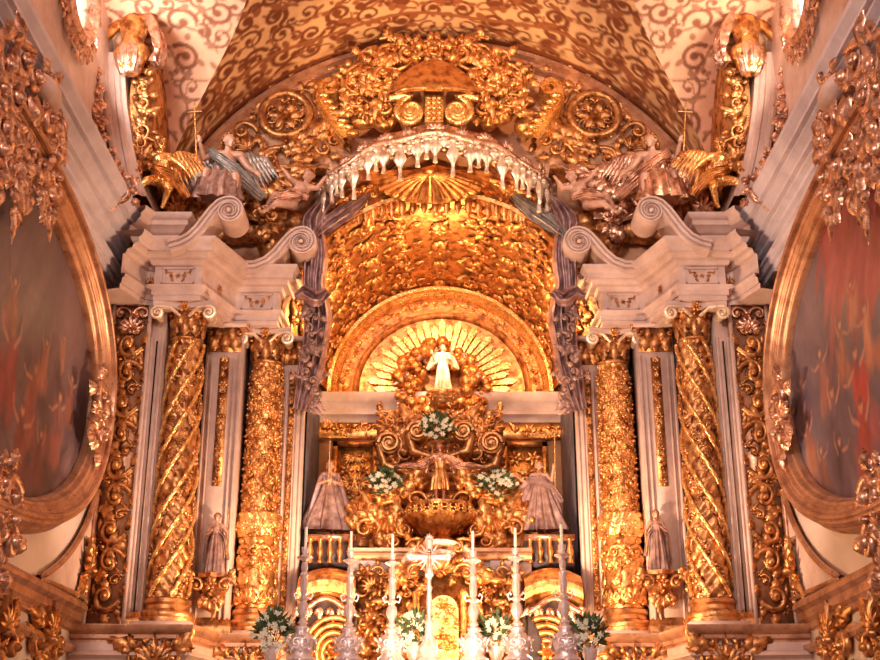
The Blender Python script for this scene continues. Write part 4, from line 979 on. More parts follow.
def wing_mesh(root, tip, span, seed=0, ny=(0, -1, 0)):
    """feathered wing: leading edge root -> tip, feathers hanging across"""
    root = np.asarray(root, float); tip = np.asarray(tip, float); N = np.asarray(ny, float); U = tip-root; L = np.linalg.norm(U); U /= L
    D = np.cross(N, U); D /= np.linalg.norm(D)
    if D[2] > 0: D = -D
    m = MB(); lift = lambda t: .22*L*math.sin(PI*t)
    path = [root+U*L*t-D*lift(t) for t in np.linspace(0, 1, 10)]; m.add(*g_tube(path, list(np.linspace(.09, .03, 10)*L), 8))
    for row, (ln, n, hh) in enumerate(((1.0, 11, 0), (.62, 10, .05), (.34, 9, .10))):
        for i in range(n):
            t = (i+.5)/n; p = root+U*L*t-D*lift(t)-N*(-1)*0
            an = -.25+.75*t; dv = D*math.cos(an)+U*math.sin(an); sd = np.cross(dv, N)
            f = lambda u, v, h, p=p, dv=dv, sd=sd, hh=hh: p+N*hh*L*.6+u[:, None]*dv+v[:, None]*sd+h[:, None]*N
            V, Q = leaf_uv(span*ln*(.7+.5*math.sin(PI*min(1, t+.15))), L/n*1.7, .05*L, .1, 0, nu=7, nv=4); m.add(f(V[:, 0], V[:, 1], V[:, 2]), Q)
            V2 = V.copy(); V2[:, 2] = -.02*L; m.add(f(V2[:, 0], V2[:, 1], V2[:, 2]), Q[:, ::-1])
    return m
def place(mb, s, yaw, loc):
    M = rot('z', yaw)*s; out = MB()
    for V in mb.V: out.V.append(V@M.T+np.asarray(loc, float))
    out.Q = mb.Q; out.T = mb.T; out.n = mb.n; return out
def figure(name, label, cat, foot, H, yaw=0., mir=False, pose=None, fat=1., hd=1., skin=FLESH, cloth=GOLDP, robe=None, cloak=None, wings=None, hairm=None, long=False, beard=False, fy=0., ft=0., vox=.0065, staff=None, nf=11, seed=1, extra=None, wingm=None, group=None):
    root = empty(name, foot, label, cat, group, mirror=mir)
    b, J, R = figure_mesh(pose, fat, hd, fy, ft, vox=vox)
    pl = lambda m: place(m, H, yaw, foot)
    pl(b).build('body', skin, root, mir, edge=False)
    pl(hair_mesh(J, R, hd, long, seed, beard)).build('hair', hairm or GOLDD, root, mir, edge=False)
    if robe: pl(robe_mesh(**robe, nf=nf, seed=seed)).build('robe', cloth, root, mir, edge=False)
    for c in (cloak or []): pl(drape_mesh(**c)).build('cloak', wingm or cloth, root, mir, edge=False)
    for w in (wings or []): pl(wing_mesh(*w)).build('wing', wingm or cloth, root, mir, edge=False)
    if staff:
        m = MB(); m.add(*g_tube(staff[0], .008, 8))
        for q in staff[1:]: m.add(*g_tube(q, .008, 8))
        pl(m).build('staff', GOLDB, root, mir)
    return root, J
STAND_ROBE = dict(path=[(0, 0, .77), (0, 0, .64), (0, -.01, .5), (0, -.01, .25), (0, 0, .02)], rx=[.10, .085, .11, .135, .16], ry=[.07, .07, .085, .11, .13], amp=[.02, .05, .07, .11, .15])

# ------------------------------------------------------------------ small statues of the niche and on brackets
q = P(443, 394, 16.3); Hs = 50*mpx(443, 370, 16.35)
figure('statue', 'small bright robed statue holding a staff in the middle of the cherub wreath', 'statue', q, Hs*1.05, 0, pose=dict(elL=(-.17, -.03, .68), wrL=(-.20, -.10, .76), elR=(.15, -.04, .66), wrR=(.10, -.12, .66)),
       skin=PALEG, cloth=PALEG, robe=STAND_ROBE, cloak=[dict(path=[(-.3, .05, .5), (-.16, .0, .68), (0, -.03, .74), (.16, 0, .68), (.3, .05, .5)], wid=[.06, .2, .14, .2, .06], thick=.012, side=(0, 0, 1))],
       staff=[[(.17, -.12, .45), (.17, -.12, 1.12)], [(.12, -.12, 1.03), (.22, -.12, 1.03)]], seed=3)
mb = MB(); mb.add(*g_lathe([(.10, -.22), (.2, -.16), (.16, -.08), (.24, -.03), (.24, 0)], 20, q)); fill(mb, front_map(q[0], q[1]-.15, q[2]-.1), -.2, .2, -.1, .06, .1, 3, 1.2); tag(mb.build('statue_pedestal', GOLD), 'little gilded pedestal under the bright statue in the wreath', 'pedestal')
YS = 15.35
for mir, sd in SIDES:
    px = 328 if not mir else 880-541
    q = P(px, 532, YS); Hs = (532-462)*mpx(px, 500, YS)/.97
    if not mir:
        figure('saint_statue', 'brown veiled saint statue in spreading cloak on left balustraded pedestal, holding a thin candle', 'statue', q, Hs, .2, mir, pose=dict(elL=(-.16, -.05, .66), wrL=(-.06, -.15, .68), elR=(.17, -.05, .66), wrR=(.08, -.16, .66)),
               skin=FLESH, cloth=POLY, robe=dict(STAND_ROBE, rx=[.12, .11, .16, .27, .37], amp=[.04, .1, .14, .18, .2]), cloak=[dict(path=[(-.3, .06, .06), (-.22, .03, .4), (-.12, .02, .78), (0, .06, .84), (.12, .02, .78), (.24, .03, .4), (.32, .06, .06)], wid=[.2, .2, .16, .14, .16, .2, .2], thick=.02, side=(0, 1, 0))],
               staff=[[(-.03, -.16, .6), (-.03, -.16, 1.25)]], seed=5, wingm=DRAPE, long=True)
    else:
        figure('saint_statue', 'saint statue with raised arm, pale scarf and tall staff on the right balustraded pedestal', 'statue', q, Hs, .15, mir, pose=dict(elL=(-.17, -.04, .70), wrL=(-.20, -.08, .86), elR=(.18, -.06, .68), wrR=(.26, -.14, .72)),
               skin=FLESH, cloth=POLY, robe=dict(STAND_ROBE, rx=[.12, .11, .16, .25, .35], amp=[.04, .1, .14, .18, .2]), cloak=[dict(path=[(-.3, .02, .42), (-.16, -.08, .62), (.0, -.12, .68), (.14, -.1, .72), (.3, 0, .55)], wid=[.06, .08, .10, .08, .05], thick=.012, side=(0, 0, 1)),
               dict(path=[(.32, .04, .06), (.22, .03, .45), (.12, .04, .78), (-.1, .05, .75), (-.25, .04, .35), (-.3, .05, .08)], wid=[.16, .2, .12, .12, .2, .16], thick=.02, side=(0, 1, 0))], staff=[[(-.22, -.1, .6), (-.24, -.1, 1.4)]], seed=8, wingm=DRAPE, beard=True)
    # statuette on carved bracket on the pilaster
    pp = (214, 575) if not mir else (880-659, 572)
    q = P(*pp, 14.3); Hs = 62*mpx(215, 545, 14.3)
    figure('bracket_statuette', f'small brown robed statuette on a carved bracket against the {sd} pilaster between columns', 'statuette', q, Hs, -.1, mir, pose=dict(elL=(-.15, -.04, .66), wrL=(-.08, -.13, .68), elR=(.17, -.02, .66), wrR=(.20, -.1, .60)),
           skin=FLESH, cloth=POLY, robe=STAND_ROBE, cloak=[dict(path=[(-.18, .04, .2), (-.15, .0, .6), (-.02, -.04, .76), (.14, .0, .6), (.2, .02, .25)], wid=[.14, .12, .1, .12, .14], thick=.014, side=(0, 1, 0))], staff=[[(.21, -.12, .3), (.21, -.12, 1.05)]], seed=9, beard=mir)
    br = empty('wall_bracket', q, f'gilded wall bracket of curling leaves carrying the statuette on the {sd} pilaster', 'bracket', mirror=mir)
    mb = MB(); mb.add(*g_lathe([(.02, -.42), (.06, -.38), (.05, -.3), (.12, -.24), (.18, -.14), (.15, -.08), (.2, -.05), (.2, 0)], 24, q, fn=lambda th, Z, R: .012*np.cos(8*th))); mb.build('corbel', GOLDD, br, mir)
    mb = MB(); fm = front_map(q[0], q[1]-.16, q[2]-.15)
    for s in (-1, 1): put(mb, 'scroll', fm, s*.16, 0, .26, 0, 1.6, s < 0); put(mb, 'leaf2', fm, s*.12, -.12, .26, -PI/2-s*.6, 1.8); put(mb, 'leaf2', fm, s*.22, .02, .2, PI/2-s*.4, 1.8)
    put(mb, 'shell', fm, 0, -.1, .3, PI, 2); put(mb, 'rosette', fm, 0, .02, .18, 0, 2.5); mb.build('leafwork', GOLDD, br, mir)
    # ---- angels on the pediment
    ya = 13.95
    q = P(222, 214, ya); Hs = 1.45
    seated = dict(pelvis=(0, 0, .30), waist=(0, -.0, .39), chest=(.01, -.02, .50), neck=(.015, -.02, .60), head=(.02, -.04, .695), shL=(-.095, -.01, .565), shR=(.12, -.02, .565), elL=(-.19, -.05, .50), wrL=(-.22, -.12, .60), elR=(.2, -.03, .45), wrR=(.26, -.1, .38),
                  hipL=(-.06, 0, .29), hipR=(.06, 0, .29), knL=(-.15, -.2, .30), knR=(.10, -.21, .27), anL=(-.19, -.17, .07), anR=(.12, -.2, .03))
    figure('pediment_angel', (f'seated angel in faded dull drapery holding a cross staff on the left broken pediment' if not mir else 'seated angel in rosy pleated drapery with a gilt staff on the right broken pediment'), 'angel', q, Hs, .15, mir, pose=seated,
           skin=FLESH, cloth=POLY if not mir else GOLDP, wingm=GREYD if not mir else GOLDP, robe=dict(path=[(.0, -.01, .54), (0, 0, .40), (0, -.02, .30), (-.02, -.14, .27), (-.03, -.20, .15), (-.03, -.20, .04)], rx=[.10, .09, .13, .17, .17, .19], ry=[.075, .075, .09, .09, .07, .09], amp=[.02, .05, .07, .1, .14, .17]),
           cloak=[dict(path=[(-.14, -.05, .58), (-.05, -.11, .48), (.08, -.12, .38), (.2, -.08, .28), (.34, 0, .18)], wid=[.08, .10, .12, .14, .1], thick=.018, side=(0, 0, 1))],
           wings=[((.06, .06, .56), (.34, .10, .62), .34), ((-.06, .06, .56), (-.34, .10, .40), .30)], staff=[[(-.235, -.13, .38), (-.30, -.13, 1.0)], [(-.35, -.13, .90), (-.23, -.13, .92)]], seed=11+mir, long=True, fy=.5, ft=.15)
    # ---- putto at the corner over the side wall cornice
    q = P(158, 208, 13.3)
    putto = dict(pelvis=(0, 0, .40), waist=(0, -.0, .50), chest=(-.02, -.02, .62), neck=(-.03, -.03, .73), head=(-.05, -.05, .84), shL=(-.12, -.02, .70), shR=(.08, -.02, .70), elL=(-.24, -.06, .66), wrL=(-.33, -.12, .72), elR=(.2, -.04, .62), wrR=(.28, -.1, .52),
                 hipL=(-.06, 0, .38), hipR=(.06, 0, .38), knL=(-.16, -.16, .28), knR=(.10, -.12, .22), anL=(-.34, -.14, .10), anR=(.06, -.02, .05))
    figure('corner_putto', f'bright golden winged putto perched at the {sd} end of the side wall cornice', 'putto', q, .98, .3 if not mir else .1, mir, pose=putto, fat=1.35, hd=1.45, skin=GOLDB, cloth=GOLD, hairm=GOLD, wingm=GOLD,
           cloak=[dict(path=[(-.12, -.08, .5), (0, -.12, .44), (.12, -.08, .42), (.24, 0, .34), (.34, .04, .2)], wid=[.1, .14, .16, .16, .1], thick=.025, side=(0, 0, 1))], wings=[((.04, .08, .72), (-.34, .12, .86), .34), ((.06, .08, .72), (.42, .14, .84), .38)], seed=13, fy=.4, vox=.009)
    # ---- herm figure standing on the window rib
    q = P(131, 60, 12.95)
    herm = dict(elL=(-.19, -.02, .66), wrL=(-.20, -.06, .52), elR=(.17, .02, .90), wrR=(.10, -.02, 1.02), hipL=(-.05, 0, .53), hipR=(.05, 0, .53), knL=(-.05, 0, .46), knR=(.05, 0, .46), anL=(-.04, 0, .44), anR=(.04, 0, .44))
    figure('golden_herm', f'golden half draped figure rising from the top of the {sd} window rib', 'statue', q+np.array([0, 0, -.92]), 1.9, -.2, mir, pose=herm, fat=1.15, skin=GOLD, cloth=GOLDP, robe=dict(path=[(0, 0, .57), (0, -.01, .52), (0, -.01, .46), (0, 0, .38)], rx=[.085, .095, .085, .05], ry=[.075, .08, .075, .05], amp=[.04, .08, .12, .16]),
           cloak=[dict(path=[(.10, -.02, .8), (.16, .02, .66), (.18, .05, .55), (.15, .05, .46)], wid=[.08, .12, .14, .12], thick=.02, side=(0, 1, 0))], seed=17)
    # ---- putto holding the curtain near the canopy
    q = P(290, 216, 14.25)
    rec = dict(pelvis=(0, 0, .22), waist=(.06, -.02, .28), chest=(.14, -.04, .36), neck=(.2, -.05, .45), head=(.24, -.08, .56), shL=(.10, -.05, .44), shR=(.24, -.05, .40), elL=(.0, -.12, .5), wrL=(-.08, -.16, .60), elR=(.36, -.08, .38), wrR=(.44, -.12, .48),
               hipL=(-.03, 0, .2), hipR=(.02, 0, .17), knL=(-.2, -.12, .26), knR=(-.16, -.14, .12), anL=(-.32, -.06, .12), anR=(-.34, -.1, .02))
    figure('curtain_putto', f'reclining rosy putto leaning over the {sd} inner scroll towards the hanging drapery', 'putto', q, .95, 0, mir, pose=rec, fat=1.35, hd=1.4, skin=FLESH, cloth=GOLDP,
           cloak=[dict(path=[(-.25, -.1, .2), (-.08, -.12, .26), (.1, -.14, .28), (.25, -.1, .22)], wid=[.12, .16, .16, .1], thick=.02, side=(0, 0, 1))], seed=21, vox=.009, hairm=GOLDD)
    # ---- heap of trophies and foliage behind the scrolls
    tr = empty('gilded_foliage_heap', P(262, 200, 14.3), f'heap of gilded leaves and shells behind the {sd} scrolls at the angel\'s feet', 'carving', mirror=mir)
    mb = MB(); rd = random.Random(77)
    for (px, py, k, s, a) in ((262, 222, 'shell', .55, 0), (250, 190, 'leaf2', .5, .5), (272, 205, 'leaf2', .45, 2), (185, 205, 'leaf2', .45, 1.8), (195, 190, 'leaf2', .5, 1.3), (205, 205, 'palmette', .45, .2), (250, 165, 'leaf2', .55, -.5), (270, 180, 'leaf2', .6, -.4), (245, 205, 'scroll', .4, 0), (285, 190, 'cscroll', .4, 1),
                              (178, 215, 'palmette', .4, .3), (258, 240, 'leaf2', .4, 1), (275, 222, 'cscroll', .35, 0), (200, 170, 'leaf2', .4, 2), (185, 178, 'scroll', .35, 0), (240, 178, 'cscroll', .36, 2), (290, 175, 'leaf2', .4, 0)):
        q = P(px, py, 14.35); put(mb, k, front_map(q[0], q[1]+rd.uniform(-.15, .1), q[2]), 0, 0, s, a, 1.8)
    mb.build('leafwork', GOLDD if not mir else GOLDP, tr, mir)
    mb = MB()
    for k in range(60): x_ = rd.uniform(175, 300); q = P(x_, rd.uniform(190, 225)+(x_-175)*.25, 14.6); mb.add(*g_ball(q, rd.uniform(.12, .2), 8, 6))
    fuse(mb, .03).build('rockwork', GOLDD, tr, mir)
# ---- central lower figure with spread wings, in the throne
q = P(440, 506, 15.3); figure('throne_angel', 'central gilded figure with wide curved wings standing on the fluted bowl', 'statue', q, 64*mpx(440, 475, 15.3), 0,
      pose=dict(elL=(-.17, -.05, .68), wrL=(-.2, -.12, .56), elR=(.17, -.05, .68), wrR=(.2, -.12, .56)), skin=GOLDP, cloth=GOLD, robe=dict(path=[(0, 0, .74), (0, 0, .6), (0, -.01, .45), (0, 0, .25)], rx=[.10, .085, .12, .15], ry=[.07, .07, .09, .11], amp=[.03, .06, .1, .14]),
      cloak=[dict(path=[(-.72, .0, .60), (-.5, -.04, .64), (-.32, -.03, .62), (-.14, -.02, .74), (0, 0, .78), (.14, -.02, .74), (.32, -.03, .62), (.5, -.04, .64), (.72, 0, .60)], wid=[.04, .1, .14, .16, .14, .16, .14, .1, .04], thick=.018, side=(0, 0, 1))], seed=23, wingm=GOLDP)
# ------------------------------------------------------------------ lunette, crest and canopy
YL = YB-.06
def lun(px, py, Y=YL): q = P(px, py, Y); return q
fmL = front_map(0, YL, 0)
la = empty('lunette_moulding', (0, YB-.1, ZS), 'pale gilded curved moulding where the painted vault meets the end wall', 'moulding')
mb = MB(); t = np.linspace(.12, PI-.12, 80); G = []
for (r, d) in ((3.95, 0), (3.95, .10), (3.90, .16), (3.84, .16), (3.80, .10), (3.74, .12), (3.70, .08), (3.70, 0)): G.append(np.stack([-r*np.cos(t), np.full_like(t, YB-d), ZS+r*np.sin(t)], -1))
mb.add(*g_grid(np.array(G))); mb.build('moulding', GOLDF, la)
for mir, sd in SIDES:
    med = empty('wreath_medallion', lun(286, 116), f'round gilded wreath medallion on the ochre end wall, {sd} of the crest', 'medallion', mirror=mir)
    q = lun(286, 116); r = 24*mpx(286, 116, YL); fm = front_map(q[0], YL, q[2]); mb = MB()
    mb.add(*g_tube([(q[0]+r*math.cos(a), YL-.04, q[2]+r*math.sin(a)) for a in np.linspace(0, 2*PI, 40)], .06, 8))
    for k in range(20): a = k*PI/10; put(mb, ('leaf2', 'rosette')[k % 2], fm, r*math.cos(a), r*math.sin(a), .17, a+1.4, 1.8)
    mb.build('wreath', GOLDD, med, mir)
    mb = MB(); put(mb, 'rosette', fm, 0, 0, .5, 0, 1.5)
    for k in range(9): a = k*2*PI/9; put(mb, 'scroll', fm, .18*math.cos(a), .18*math.sin(a), .17, a, 1.8)
    mb.build('centre', GOLDD, med, mir)
    lf = empty('lunette_foliage', lun(290, 155), f'gilded acanthus panels under the {sd} wreath medallion on the end wall', 'carving', mirror=mir)
    mb = MB(); rd = random.Random(12)
    for (px, py, k, s, a) in ((243, 133, 'scroll', .42, 0), (250, 150, 'shell', .36, .6), (256, 160, 'leaf2', .4, .3), (272, 160, 'scroll', .4, 1), (288, 152, 'leaf2', .45, .6), (300, 145, 'leaf2', .5, .8), (315, 140, 'leaf2', .5, .9), (290, 164, 'leaf2', .5, .1), (310, 158, 'cscroll', .42, .2), (325, 150, 'cscroll', .4, .8),
                              (262, 90, 'leaf2', .4, .9), (258, 112, 'leaf2', .4, 2), (305, 88, 'leaf2', .4, 0), (320, 100, 'cscroll', .4, 0), (318, 122, 'leaf2', .4, -1), (280, 82, 'leaf2', .42, .6), (335, 142, 'scroll', .34, 0), (236, 146, 'leaf2', .35, 2), (300, 165, 'rosette', .3, 0), (345, 75, 'leaf2', .4, .4), (325, 70, 'leaf2', .4, .5), (306, 72, 'leaf2', .34, .5)):
        q = lun(px, py); put(mb, k, fmL, q[0], q[2], s, a, 1.5)
    mb.build('leafwork', GOLDD, lf, mir)
    a_, b_ = lun(252, 170, 14.5), lun(328, 166, 14.5); mb = MB(); mb.add(*g_sweep([(0, a_[2]-.07), (.04, a_[2]-.05), (.04, a_[2]), (.0, a_[2]+.03), (-.3, a_[2]+.03)], [(a_[0], 14.75), (a_[0], 14.4), (b_[0], 14.4), (b_[0], 14.75)])); mb.add(*g_box((a_[0], 14.4, a_[2]-.07), (b_[0], 14.75, a_[2]-.03))); mb.build('shelf', GOLDD, lf, mir)
    # upright scroll brackets beside the crest
    q = lun(326, 95, 14.45); sb = empty('crest_scroll', q, f'tall gilded bracket ending in a spiral on the {sd} of the crest', 'scroll', mirror=mir)
    c = lun(330, 88, 14.4); R_ = 9.5*mpx(330, 88, 14.4); pts = []
    tail = [lun(348, 136, 14.35), lun(338, 126, 14.35), lun(328, 112, 14.4), lun(320, 98, 14.4)]
    sp = [c+np.array([-R_*(1-.8*t)*math.cos(t*PI*3.6), -.02*t, R_*(1-.8*t)*math.sin(t*PI*3.6)]) for t in np.linspace(0, 1, 40)]
    cen = np.array(tail+sp); wd = np.concatenate([np.linspace(.20, .14, 4), np.linspace(.11, .03, 40)]); T = np.gradient(cen, axis=0); T[:, 1] = 0; T /= np.linalg.norm(T, axis=1)[:, None]; N = np.stack([-T[:, 2], T[:, 0]*0, T[:, 0]], -1)
    prof = [(-.5, .3), (-.5, 0), (-.35, -.03), (-.15, 0), (.15, 0), (.35, -.03), (.5, 0), (.5, .3)]
    mb = MB(); mb.add(*g_grid(np.array([cen+N*(wd*a)[:, None]+np.array([0, d, 0]) for a, d in prof]))); mb.build('scroll_band', GOLDB, sb, mir, edge=40)
    mb = MB()
    for i in range(7): t = i/6; q = tail[0]*(t)+np.array(tail[3])*(1-t); mb.add(*g_ball(q+np.array([.06, -.05, 0]), (.09, .06, .045), 10, 6))
    mb.build('husk', GOLDB, sb, mir)
    # inner C scrolls of the crest pedestal
# crest body
YCr = 14.3
cr = empty('crest', P(432, 120, YCr), 'blazing gilded crest of clouds, scrolls and foliage crowning the canopy', 'crest')
mb = MB(); rd = random.Random(50)
for k in range(70):
    px = rd.gauss(434, 46); py = 74+abs(px-434)*.35+rd.uniform(-24, 34)
    if abs(px-434) > 100 or py < 50 or (abs(px-434) < 34 and py > 58): continue
    q = P(px, py, YCr+.15); mb.add(*g_ball(q, (rd.uniform(.1, .2), .12, rd.uniform(.08, .14)), 9, 7))
fuse(mb, .03).build('cloud', GOLD, cr)
mb = MB()
for k in range(150):
    px = rd.uniform(340, 434); d = (434-px)/94; lo = 38+45*d*d; hi = 95+35*d
    py = rd.uniform(lo+4, hi); f = rd.random() < .5; kk = rd.choice(('scroll', 'cscroll', 'leaf2', 'leaf2', 'shell', 'rosette')); s = rd.uniform(.22, .42); a = rd.uniform(0, 6.28); dy = rd.uniform(-.1, .1)
    q = P(px, py, YCr-.05+dy); x0 = P(434, py, YCr)[0]
    if (d < .46 and 56 < py) or (px < 352 and py > 72): continue
    put(mb, kk, front_map(q[0], q[1], q[2]), 0, 0, s, a, 1.8, f); put(mb, kk, front_map(2*x0-q[0], q[1], q[2]), 0, 0, s, PI-a if False else -a, 1.8, not f)
mb.build('foliage', GOLD, cr)
mb = MB(); q0 = P(434, 93, YCr-.3); G = []
for i, t in enumerate(np.linspace(0, 1, 14)):
    w = .60*math.sin(PI/2*min(1, t*1.02))**.8*(.72+.28*t)+.03; z = q0[2]+.56*(1-t**1.3); G.append([(q0[0]+w*a, YCr-.22-.28*math.sqrt(max(0, 1-a*a))*t**.8, z-.06*(1-a*a)*t) for a in np.linspace(-1, 1, 25)])
mb.add(*g_grid(np.array(G)[:, ::-1])); mb.add(*g_tube([(q0[0]+.52*a, YCr-.24-.26*math.sqrt(max(0, 1-a*a)), q0[2]-.05*(1-a*a)) for a in np.linspace(-1, 1, 25)], .035, 8)); mb.build('bell_hood', GOLD, cr)
mb = MB(); q = P(434, 88, YCr-.56); mb.add(*g_box(q-np.array([.10, .03, .03]), q+np.array([.10, .03, .03]))); mb.build('plaque', GOLDB, cr)
for s in (-1, 1):
    c = P(434, 112, YCr-.3)+np.array([s*.30, 0, 0]); mb = MB(); pts = [c+np.array([s*.28, 0, .2]), c+np.array([s*.12, 0, .24])]+[c+np.array([s*-.20*(1-.8*t)*math.sin(-t*PI*3.4)*-1*-1, -.03*t, .22*(1-.8*t)*math.cos(t*PI*3.4)]) for t in np.linspace(0, 1, 32)]
    mb.add(*g_tube(pts, [.05, .06]+list(np.linspace(.055, .02, 32)), 8)); mb.add(*g_tube([c+(0, .0, 0), c+(0, .3, 0)], .15, 14)); mb.build('crest_volute', GOLDB, cr)
mb = MB(); q = P(434, 108, YCr-.34); fm = front_map(q[0], q[1], q[2])
for i in range(3):
    for j in range(5): mb.add(*g_ball(q+np.array([(i-1)*.07, 0, (j-2)*.075]), .035, 8, 6))
mb.add(*g_box(q-np.array([.12, -.02, .2]), q+np.array([.12, .2, .2]))); mb.build('beaded_block', GOLDB, cr)
# canopy with lambrequin
cx0 = -.06
def cano(a, k=0.):      # a in -1..1 across, k = 0 rim .. 1 back
    ph = PI/2*(1-a)       # PI..0
    x = cx0-1.55*math.cos(PI-ph)*-1 if False else cx0+1.58*math.sin(a*PI/2)
    y = 14.85-1.0*math.cos(a*PI/2)
    z = 9.05+.42*math.cos(a*PI/2)**2.6-.05*math.sin(3*a*PI)**2
    return np.array([x, y, z])
ca = empty('canopy', (cx0, 14.9, 9.2), 'scalloped canopy with pale silvery fringe projecting over the niche mouth', 'canopy')
A = np.linspace(-1, 1, 81); rim = np.array([cano(a) for a in A]); top = np.array([cx0, 14.85, 10.05])
G = [rim+np.array([0, 0, -.02])]
for k in np.linspace(0, 1, 10): G.append(np.array([p*(1-k)+np.array([cx0+(p[0]-cx0)*.12, 14.7, 9.75])*k+np.array([0, 0, -.16*math.sin(PI*k)]) for p in rim]))
mb = MB(); mb.add(*g_grid(np.array(G)[:, ::-1])); mb.build('roof', GOLDP, ca)
mb = MB(); G = []
for k in np.linspace(0, 1, 14):
    row = []
    for i, p in enumerate(rim):
        c_ = np.array([cx0, 14.05, 9.12+.0])  # pleats meet under the front
        e = np.array([p[0]*.86+cx0*.14, p[1]+.10, p[2]-.06]); w = .045*math.cos(i*PI/1.75)*min(1, k*2)
        b = np.array([cx0+(p[0]-cx0)*.80, 14.95, 8.92+.1*math.cos((p[0]-cx0)*1.2)])
        q = c_*(1-k)+b*k; q = q+np.array([0, 0, w-.0+.10*math.sin(PI*k)]); row.append(q)
    G.append(row)
mb.add(*g_grid(np.array(G))); mb.build('pleated_shell', GOLD, ca)
mb = MB(); mb.add(*g_tube(rim, .05, 8)); mb.add(*g_tube(rim+np.array([0, -.02, -.10]), .03, 8)); mb.build('rim_moulding', GOLDP, ca)
mb = MB(); mb.add(*g_grid(np.array([rim+np.array([0, 0, -.02]), rim+np.array([0, -.03, -.10]), rim+np.array([0, -.0, -.19])])))
for i in range(45):
    a = -1+2*(i+.5)/45; p = cano(a); L = .27+.09*math.cos(i*PI)+.08*math.cos(i*2.1); w = .055; sdx = np.array([math.cos(a*PI/2*.9), math.sin(a*PI/2*.9)*1.0, 0]); nrm = np.array([math.sin(a*PI/2)*.8, -math.cos(a*PI/2), 0]); nrm /= np.linalg.norm(nrm)
    f = plane_map(p+np.array([0, 0, -.08])+nrm*.03, sdx, (0, 0, 1), nrm)
    V, Q = leaf_uv(L, w*2.6, .07, .1, 2, (0, 0), -PI/2, nu=9); mb.add(f(V[:, 0], V[:, 1], V[:, 2]), Q); V2 = V*np.array([1, 1, -.4]); mb.add(f(V2[:, 0], V2[:, 1], V2[:, 2]), Q[:, ::-1])
    put(mb, 'cscroll', f, .0, -.02, .13, 0, 1.6, i % 2 == 0); mb.add(*g_tube([p+nrm*.03+np.array([0, 0, -.08-L*.8]), p+nrm*.03+np.array([0, 0, -.08-L*1.15])], [.02, .035], 7)); mb.add(*g_ball(p+nrm*.04+np.array([0, 0, -.10]), .045, 8, 6))
mb.build('fringe', FRINGE, ca)
mb = MB()
for i in range(23): a = -.97+1.94*i/22; x = cx0+1.2*math.sin(a*PI/2*.9); zt_ = 8.99-.13*(x*x); mb.add(*g_tube([(x, 14.72, zt_), (x, 14.72, zt_-.15), (x, 14.72, zt_-.24)], [.045, .05, .012], 8, flat=.6))
mb.build('inner_tassels', GOLD, ca)
mb = MB(); ap = P(430, 171, 14.25)
for i in range(19):
    a = -PI/2+(i-9)*.165; e = P(430+60*math.cos(a)*1.0, 172-30*math.sin(a), 14.55); mb.add(*g_tube([ap+(0, .05, 0), (ap+e)/2+np.array([0, 0, .02]), e], [.012, .03, .045], 7))
mb.add(*g_ball(ap, (.09, .06, .07), 12, 8)); mb.build('fan_ribs', GOLD, ca)
G = []
for k in (0, .5, 1): G.append([ap*(1-k)+P(430+62*math.cos(a), 171-31*math.sin(a), 14.6)*k+np.array([0, .06, 0]) for a in np.linspace(-PI, 0, 30)])
mb = MB(); mb.add(*g_grid(np.array(G))); mb.build('fan_field', GOLDD, ca)
# pale roof band with swags above the fringe
mb = MB(); G = []
for k in range(9): t_ = k/8; G.append(np.array([p+np.array([(cx0-p[0])*.10*t_, .12*t_, .02+.20*t_+.04*math.sin(PI*t_)]) for p in rim]))
mb.add(*g_grid(np.array(G)[:, ::-1]))
for i in range(15):
    a = -.93+1.86*i/14; p = cano(a); nrm = np.array([math.sin(a*PI/2)*.8, -math.cos(a*PI/2), 0]); nrm /= np.linalg.norm(nrm); sdx = np.array([-nrm[1], nrm[0], 0]); f = plane_map(p+np.array([0, .03, .1])+nrm*.02, sdx, (0, 0, 1), nrm)
    put(mb, ('palmette', 'shell')[i % 2], f, 0, -.06, .2, 0, 1.4)
mb.build('valance_band', GOLDP, ca)
# curtains falling from the canopy
for mir, sd in SIDES:
    cu = empty('curtain', P(315, 300, 14.6), ('dull violet curtain gathered and hanging on the left of the niche mouth' if not mir else 'knotted violet curtain with a grey swag hanging on the right of the niche mouth'), 'curtain', mirror=mir)
    pt = [P(*a) for a in ((336, 196, 14.6), (322, 206, 14.45), (312, 222, 14.4), (316, 250, 14.4), (313, 285, 14.5), (318, 320, 14.6), (312, 360, 14.7), (300, 410, 14.8))]
    drape_mesh(pt, [.10, .22, .30, .30, .30, .36, .34, .20], [.03, .05, .06, .06, .07, .08, .07, .04], 4, 3).build('hanging_cloth', DRAPE, cu, mir, edge=False)
    pt = [P(*a) for a in ((326, 292, 14.4), (316, 300, 14.3), (305, 292, 14.35), (296, 296, 14.4))]
    drape_mesh(pt, [.1, .2, .2, .1], .04, 2, 5, side=(0, 0, 1)).build('knot', DRAPE, cu, mir, edge=False)
    pt = [P(*a) for a in ((372, 190, 14.75), (358, 203, 14.6), (343, 214, 14.5), (325, 226, 14.4), (314, 236, 14.3))]
    drape_mesh(pt, [.06, .16, .22, .2, .1], .03, 3, 6, side=(0, 0, 1)).build('swag', GREYD if mir else DRAPE, cu, mir, edge=False)
    mb = MB(); rd = random.Random(3)
    for k in range(13): q = P(311+rd.uniform(-5, 5), 300+k*9, 14.45); put(mb, rd.choice(('leaf2', 'cscroll')), front_map(*q), 0, 0, .22, rd.uniform(0, 6), 1.6, k % 2 == 0)
    mb.build('trimming', POLY, cu, mir)

